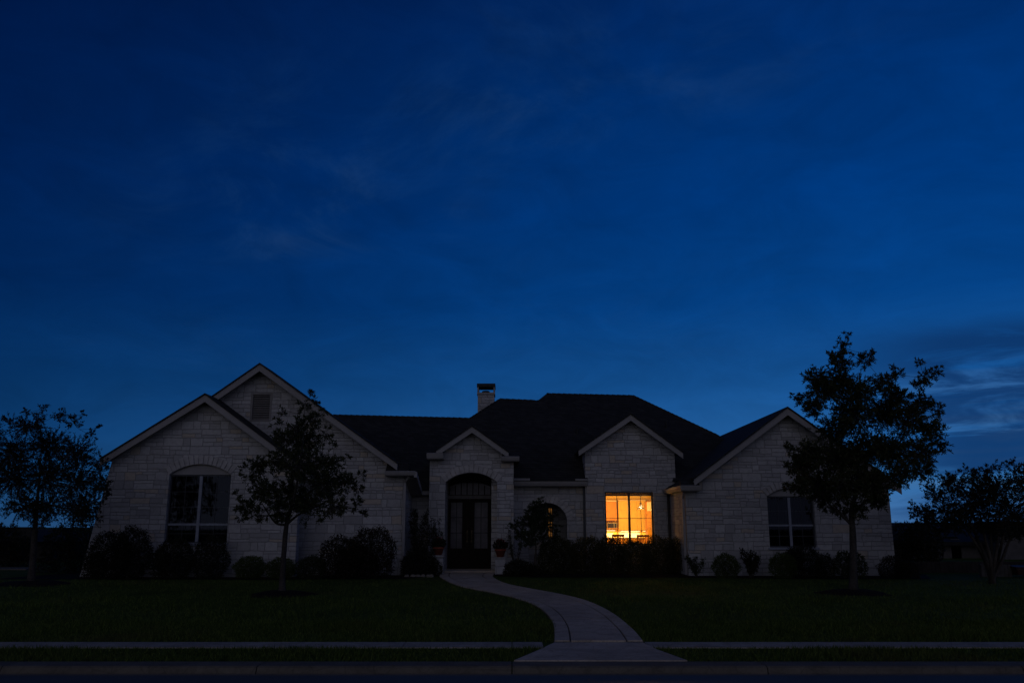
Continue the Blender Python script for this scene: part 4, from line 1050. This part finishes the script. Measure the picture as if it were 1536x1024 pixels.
# ------------------------------------------------------------------ grass
def blades(name, boxes, n, hmin, hmax, label):
    V = []
    for (x0, x1, y0, y1, share) in boxes:
        k = int(n*share); x = rng.uniform(x0, x1, k); y = rng.uniform(y0, y1, k)
        V.append(np.stack([x, y], 1))
    p = np.concatenate(V)
    keep = np.ones(len(p), bool)
    # keep the walkway, apron and sidewalk clear
    ly = np.array([q.y for q in L_]); lx = np.array([q.x for q in L_]); ry = np.array([q.y for q in R_]); rx = np.array([q.x for q in R_])
    o1 = np.argsort(ly); o2 = np.argsort(ry)
    xl_ = np.interp(p[:, 1], ly[o1], lx[o1]); xr_ = np.interp(p[:, 1], ry[o2], rx[o2])
    keep &= ~((p[:, 1] > 12.55) & (p[:, 0] > xl_+.005) & (p[:, 0] < xr_-.005))
    keep &= ~((p[:, 1] > 12.03) & (p[:, 1] < 12.62))
    al, ar_ = G(771, 991.5), G(1031, 991.5); bl, br = G(812, 974), G(983, 974)
    u = (p[:, 1]-al.y)/(bl.y-al.y)
    keep &= ~((p[:, 1] < 12.6) & (p[:, 0] > al.x+(bl.x-al.x)*u-.01) & (p[:, 0] < ar_.x+(br.x-ar_.x)*u+.01))
    for (px, Y, r) in ((422, YT1, .62), (1280, YT2, .7), (48, YT3, .85)):
        c = P(px, 880, Y); keep &= (p[:, 0]-c.x)**2+(p[:, 1]-Y)**2 > r*r
    p = p[keep]; k = len(p)
    z = np.where(p[:, 1] < 10.9, -.02, np.where(p[:, 1] < 12.6, -.02+.02*(p[:, 1]-10.9)/1.7, np.minimum(.2, .2*(p[:, 1]-12.6)/11.4)))
    a = rng.uniform(0, 2*math.pi, k); h = rng.uniform(hmin, hmax, k)*(1+.35*np.sin(p[:, 0]*1.7)*np.sin(p[:, 1]*2.3)); w = rng.uniform(.004, .008, k)
    ln = rng.normal(size=(k, 2))*.45*h[:, None]
    b = np.stack([p[:, 0], p[:, 1], z-.005], 1)
    s = np.stack([np.cos(a)*w, np.sin(a)*w, np.zeros(k)], 1)
    t = b+np.stack([ln[:, 0], ln[:, 1], h], 1)
    Vv = np.stack([b-s, b+s, t], 1).reshape(-1, 3)
    o = raw(name, Vv, np.arange(3*k).reshape(k, 3), 'grass_blade'); o['kind'] = 'stuff'; o['label'] = label
blades('grass', [(-9.5, 9.5, 12.6, 15., .45), (-12, 12, 15, 19, .25), (-15, 15, 19, 23.6, .15), (-7.5, 7.5, 10.88, 12.05, .15)], 170000, .035, .075, 'short dark lawn grass between street and house')

# ------------------------------------------------------------------ neighbours
NY = 40.
nb = thing('neighbour_house', 'dark low neighbouring house beyond the fence at the right edge', 'house', (P(1450, 870, NY).x, NY, .2))
e1 = P(1340, 812, NY); ex1 = P(1640, 800, NY).x; zE = e1.z
n0, n1 = P(1310, 812, NY).x, ex1
wn = [(P(1427, 822, NY).x, P(1427, 838, NY).z), (P(1441.5, 822, NY).x, P(1427, 838, NY).z), (P(1441.5, 822, NY).x, P(1427, 808, NY).z), (P(1427, 822, NY).x, P(1427, 808, NY).z)]
dn = [(P(1391, 822, NY).x, .22), (P(1407, 822, NY).x, .22), (P(1407, 822, NY).x, P(1400, 813, NY).z), (P(1391, 822, NY).x, P(1400, 813, NY).z)]
MB().xz([(n0, .1), (n1, .1), (n1, zE-.02), (n0, zE-.02)], [wn, dn], NY, NY+.3).build('wall', 'neighbour_wall', nb)
MB().box(n0, n0+.3, NY+.3, NY+9, .1, zE-.02).build('wall', 'neighbour_wall', nb)
MB().box(n0, n1, NY+9, NY+9.3, .1, zE-.02).build('wall', 'neighbour_wall', nb)
zR = P(1440, 783.5, NY+4.5).z
MB().add([(n0-.5, NY-.5, zE), (n1+.5, NY-.5, zE), (n1+.5, NY+9.8, zE), (n0-.5, NY+9.8, zE), (n0+2.2, NY+4.6, zR), (n1-3, NY+4.6, zR), (n0-.5, NY-.5, zE-.16), (n1+.5, NY-.5, zE-.16), (n1+.5, NY+9.8, zE-.16), (n0-.5, NY+9.8, zE-.16)],
         [(0, 1, 5, 4), (1, 2, 5), (2, 3, 4, 5), (3, 0, 4), (0, 6, 7, 1), (1, 7, 8, 2), (2, 8, 9, 3), (3, 9, 6, 0), (6, 9, 8, 7)]).build('roof', 'neighbour_roof', nb)
a_, b_ = wn[0], wn[2]
mb = MB(); mb.box(a_[0]-.08, b_[0]+.08, NY-.06, NY-.001, a_[1]-.1, a_[1]).box(a_[0], a_[0]+.06, NY+.05, NY+.12, a_[1], b_[1]).box(b_[0]-.06, b_[0], NY+.05, NY+.12, a_[1], b_[1]).box(a_[0]+.06, b_[0]-.06, NY+.05, NY+.12, b_[1]-.06, b_[1])
w_ = mb.build('window', 'neighbour_wall', nb)
MB().add([(a_[0], NY+.09, a_[1]), (b_[0], NY+.09, a_[1]), (b_[0], NY+.09, b_[1]), (a_[0], NY+.09, b_[1])], [(0, 1, 2, 3)]).build('pane', 'glass', w_)
MB().box(a_[0]-.1, b_[0]+.1, NY+.4, NY+.45, a_[1]-.1, b_[1]+.1).build('window_backing', 'dim_room', w_)  # near-black board in place of the dark room behind the pane
MB().box(dn[0][0], dn[1][0], NY+.15, NY+.2, .22, dn[2][1]).build('door', 'dark_door', nb)
# projecting garage end of the neighbouring house
NG = 38.6
g0, g1 = P(1498, 820, NG).x, P(1660, 820, NG).x; zg = P(1520, 797, NG).z
nbw = MB().box(g0, g1, NG, NY-.01, .1, zg).build('wing_wall', 'neighbour_wall', nb)
zg2 = P(1520, 788, NG).z
MB().prism([(g0-.4, NG-.4, zg), (g0-.4, NG-.4, zg+.14), (g0-.4, NY-.52, zg+.45), (g0-.4, NY-.52, zg)], (g1-g0+.8, 0, 0)).build('wing_roof', 'neighbour_roof', nb)

def fence(name, x0, x1, Y, z0, z1, mat, label, board=.14, posts=2.4):
    t = thing(name, label, 'fence', ((x0+x1)/2, Y, z0)); mb = MB(); x = min(x0, x1); xe = max(x0, x1)
    while x < xe-.02:
        b = min(x+board-.008, xe); h = z1+random.uniform(-.012, .012)
        mb.box(x, b, Y+random.uniform(-.004, .004), Y+.02, z0, h); x += board
    mb.build('boards', mat, t)
    r = MB()
    for zz in (z0+.25, z1-.3): r.box(min(x0, x1), xe, Y+.022, Y+.06, zz, zz+.09)
    r.build('rail', mat, t)
    x = min(x0, x1)
    while x < xe: MB().box(x, x+.09, Y+.061, Y+.15, z0-.1, z1+.03).build('post', mat, t); x += posts
FY = 27.5
fence('wooden_fence', P(1338, 860, FY).x, P(1600, 860, FY).x, FY, .2, P(1430, 843, FY).z, 'fence_wood', 'low dark wooden fence between the house and the neighbouring house at right')
FZ = 25.2
fence('fence_panel', P(1473, 860, FZ).x, P(1518, 860, FZ).x, FZ, .2, P(1495, 847, FZ).z, 'pale_fence', 'short pale fence panel behind the many stemmed tree', .11)
# wheeled bin by the pale panel
bx = P(1532, 860, FZ); t = thing('wheeled_bin', 'dark reddish wheeled bin at the right edge beside the pale fence panel', 'bin', (bx.x, FZ, .2))
plain('bin_plastic', (.035, .012, .010), .6, .3, .2, 6.)
zt_b = P(1530, 848, FZ).z
MB().add([(bx.x-.22, FZ-.22, .26), (bx.x+.22, FZ-.22, .26), (bx.x+.22, FZ+.22, .26), (bx.x-.22, FZ+.22, .26), (bx.x-.28, FZ-.28, zt_b-.06), (bx.x+.28, FZ-.28, zt_b-.06), (bx.x+.28, FZ+.28, zt_b-.06), (bx.x-.28, FZ+.28, zt_b-.06)],
         [(3, 2, 1, 0), (4, 5, 6, 7), (0, 1, 5, 4), (1, 2, 6, 5), (2, 3, 7, 6), (3, 0, 4, 7)]).build('body', 'bin_plastic', t, bevel=.03)
MB().prism([(bx.x-.3, FZ-.31, zt_b-.055), (bx.x-.3, FZ-.29, zt_b-.02), (bx.x-.3, FZ+.1, zt_b+.01), (bx.x-.3, FZ+.32, zt_b-.01), (bx.x-.3, FZ+.32, zt_b-.055)], (.6, 0, 0)).build('lid', 'bin_plastic', t, bevel=.01)
for s in (-1, 1): MB().tube([(bx.x+s*.2, FZ+.2, .29), (bx.x+s*.25, FZ+.2, .29)], .09, 14).build('wheel', 'black_metal', t)

shrub('overgrown_bush', 'overgrown dark bush between the right corner of the house and the neighbouring house', 'bush', [(1356, 812, 20, 27), (1376, 806, 18, 22), (1398, 818, 16, 26), (1366, 835, 30, 24)], 29.5, 'dark_leaf', .07, .04, .8)
# left: neighbour's low garage, strip of drive and a dark hedge
LY = 37.
ln_ = thing('neighbour_garage', 'black low neighbouring garage at the left edge behind the round tree', 'garage', (P(0, 850, LY).x, LY, .2))
l0, l1 = P(-140, 850, LY).x, P(74, 850, LY).x; zl_ = P(20, 812, LY).z; zl2 = P(20, 793, LY+3).z
gd0, gd1 = P(10, 840, LY).x, P(42, 840, LY).x
MB().xz([(l0, .1), (l1, .1), (l1, zl_), (l0, zl_)], [[(gd0, .21), (gd1, .21), (gd1, 1.6), (gd0, 1.6)]], LY, LY+.3).build('wall', 'neighbour_dark', ln_)
MB().box(l1-.3, l1, LY+.3, LY+7, .1, zl_).build('wall', 'neighbour_dark', ln_)
mb = MB()
for k in range(4): mb.box(gd0, gd1, LY+.1, LY+.15, .215+k*.35, .205+(k+1)*.35)
mb.build('garage_door', 'fence_wood', ln_)
MB().add([(l0-.4, LY-.4, zl_), (l1+.4, LY-.4, zl_), (l1+.4, LY+7.4, zl_), (l0-.4, LY+7.4, zl_), (l0+1, LY+3.5, zl2), (l1-1.4, LY+3.5, zl2)], [(0, 1, 5, 4), (1, 2, 5), (2, 3, 4, 5), (3, 0, 4), (3, 2, 1, 0)]).build('roof', 'neighbour_roof', ln_)
mb = MB().box(P(-160, 860, 30).x, P(58, 860, 30).x, 29.2, 30.6, .12, .23); struct(mb.build('driveway', 'kerb'), 'grey strip of drive at the far left')
shrub('overgrown_bush', 'broad dark bush left of the round tree at the very left edge', 'bush', [(8, 822, 22, 32), (-14, 815, 20, 32), (30, 828, 16, 26)], 31.5, 'dark_leaf', .08, .045, .8)
for k, (px, py, a, b, lab) in enumerate([(86, 836, 24, 42, 'tall dark bush right of the left edge tree trunk'), (126, 812, 24, 58, 'tall dark bush against the far left corner of the house')]):
    shrub('tall_bush', lab, 'bush', [(px, py, a, b)], 27.5+k*.6, 'dark_leaf', .07, .045, .9, 'tall bushes beside the house at left')
# ------------------------------------------------------------------ dusk sky and light
w = bpy.data.worlds.new('World'); sc.world = w; w.use_nodes = True
nt = w.node_tree; nt.nodes.clear(); N = NT(nt)
out = nt.nodes.new('ShaderNodeOutputWorld'); bg = nt.nodes.new('ShaderNodeBackground'); nt.links.new(bg.outputs[0], out.inputs[0])
tc = N.n('ShaderNodeTexCoord').outputs['Generated']
dx, dy, dz = N.sep(tc)
el = N.m('MAXIMUM', dz, 0.0)
sky = N.ramp(el, [(0.0, s2l(58, 100, 150)), (.05, s2l(42, 94, 148)), (.10, s2l(30, 86, 146)), (.16, s2l(18, 73, 133)), (.25, s2l(3, 58, 121)), (.36, s2l(0, 50, 113)), (.48, s2l(0, 42, 100)), (.58, s2l(1, 35, 89)), (.72, s2l(0, 18, 50)), (1., s2l(2, 12, 32))])
az = N.m('ARCTAN2', dx, dy)
azf = N.rng(az, -.62, .62, 0., 1., False)
k = N.ramp(azf, [(0, (.22, .38, .44)), (.28, (.55, .64, .68)), (.5, (.88, .92, .92)), (.75, (1.18, 1.14, 1.12)), (1., (1.22, 1.22, 1.20))])
sky = N.mix(1., sky, k, 'MULTIPLY')
# thin high wisps, drifting in a slanting bank, and a faint mottling of the whole sky
zc_ = N.m('MAXIMUM', dz, .06)
cu, cv = N.m('DIVIDE', dx, zc_), N.m('DIVIDE', dy, zc_)
wv = N.comb(N.m('ADD', cu, N.m('MULTIPLY', cv, .25)), N.m('MULTIPLY', cv, .8), 4.)
n1 = N.noise(wv, 2.0, 7, .66, .9); n2 = N.noise(wv, .8, 3, .5)
d_ = N.m('ADD', N.m('MULTIPLY', N.m('ADD', cu, .1), .647), N.m('MULTIPLY', N.m('SUBTRACT', cv, 2.1), .765))
bank = N.m('ADD', .22, N.m('MULTIPLY', N.rng(N.m('ABSOLUTE', d_), .75, .1), .78))
wisp = N.m('MULTIPLY', N.m('MULTIPLY', N.rng(n1, .40, .78), N.rng(n2, .36, .60)), N.m('MULTIPLY', N.m('MULTIPLY', bank, N.rng(az, .5, .02, .25, 1.)), N.rng(az, -.62, -.25)))
sky = N.mix(N.m('MULTIPLY', wisp, .34), sky, C4(s2l(40, 74, 120)))
mo = N.noise(N.comb(N.m('MULTIPLY', az, 6.), N.m('MULTIPLY', dz, 14.), 2.2), 1.3, 6, .62, .6)
mof = N.rng(mo, .3, .7, .88, 1.13, False)
sky = N.mix(1., sky, N.comb(mof, mof, mof), 'MULTIPLY')
# banked cloud low on the right
lv = N.comb(N.m('MULTIPLY', az, 4.2), N.m('MULTIPLY', dz, 26.), 3.7)
b1 = N.noise(lv, 1.15, 7, .62, .8)
b2 = N.noise(N.comb(N.m('MULTIPLY', az, 3.), N.m('MULTIPLY', dz, 48.), 9.1), 1., 6, .6, .6)
side = N.rng(az, .34, .50)
lowm = N.m('MULTIPLY', N.rng(dz, .218, .19), side)
light = N.m('MULTIPLY', N.m('MULTIPLY', N.rng(b2, .40, .66), lowm), N.rng(dz, .20, .06))
sky = N.mix(N.m('MULTIPLY', light, .60), sky, C4(s2l(80, 116, 152)))
cover = N.m('MULTIPLY', N.rng(b1, .35, .56), lowm)
sky = N.mix(N.m('MULTIPLY', cover, .85), sky, C4(s2l(12, 50, 100)))
# behind the camera the sky keeps a grey afterglow
back = N.m('MULTIPLY', N.rng(dy, .1, -.6), N.rng(dz, .75, .0))
sky = N.mix(back, sky, C4(tuple(v*1. for v in s2l(112, 113, 128))))
nt.links.new(sky, bg.inputs[0]); bg.inputs[1].default_value = 1.0
sun = bpy.data.lights.new('sun', 'SUN'); sun.energy = .105; sun.angle = R(60); sun.color = (1., .93, .86)
so = bpy.data.objects.new('sun', sun); col.objects.link(so)
so.rotation_euler = Vector((.18, 1, -.42)).to_track_quat('-Z', 'Y').to_euler(); so.location = (0, -10, 20)

sc.view_settings.view_transform = 'Standard'; sc.view_settings.look = 'None'
sc.view_settings.exposure = 0; sc.view_settings.gamma = 1
sc.cycles.use_denoising = True
try: sc.cycles.denoiser = 'OPENIMAGEDENOISE'
except Exception: pass
sc.cycles.max_bounces = 8; sc.cycles.transparent_max_bounces = 16; sc.cycles.sample_clamp_indirect = 3.
sc.cycles.caustics_reflective = False; sc.cycles.caustics_refractive = False
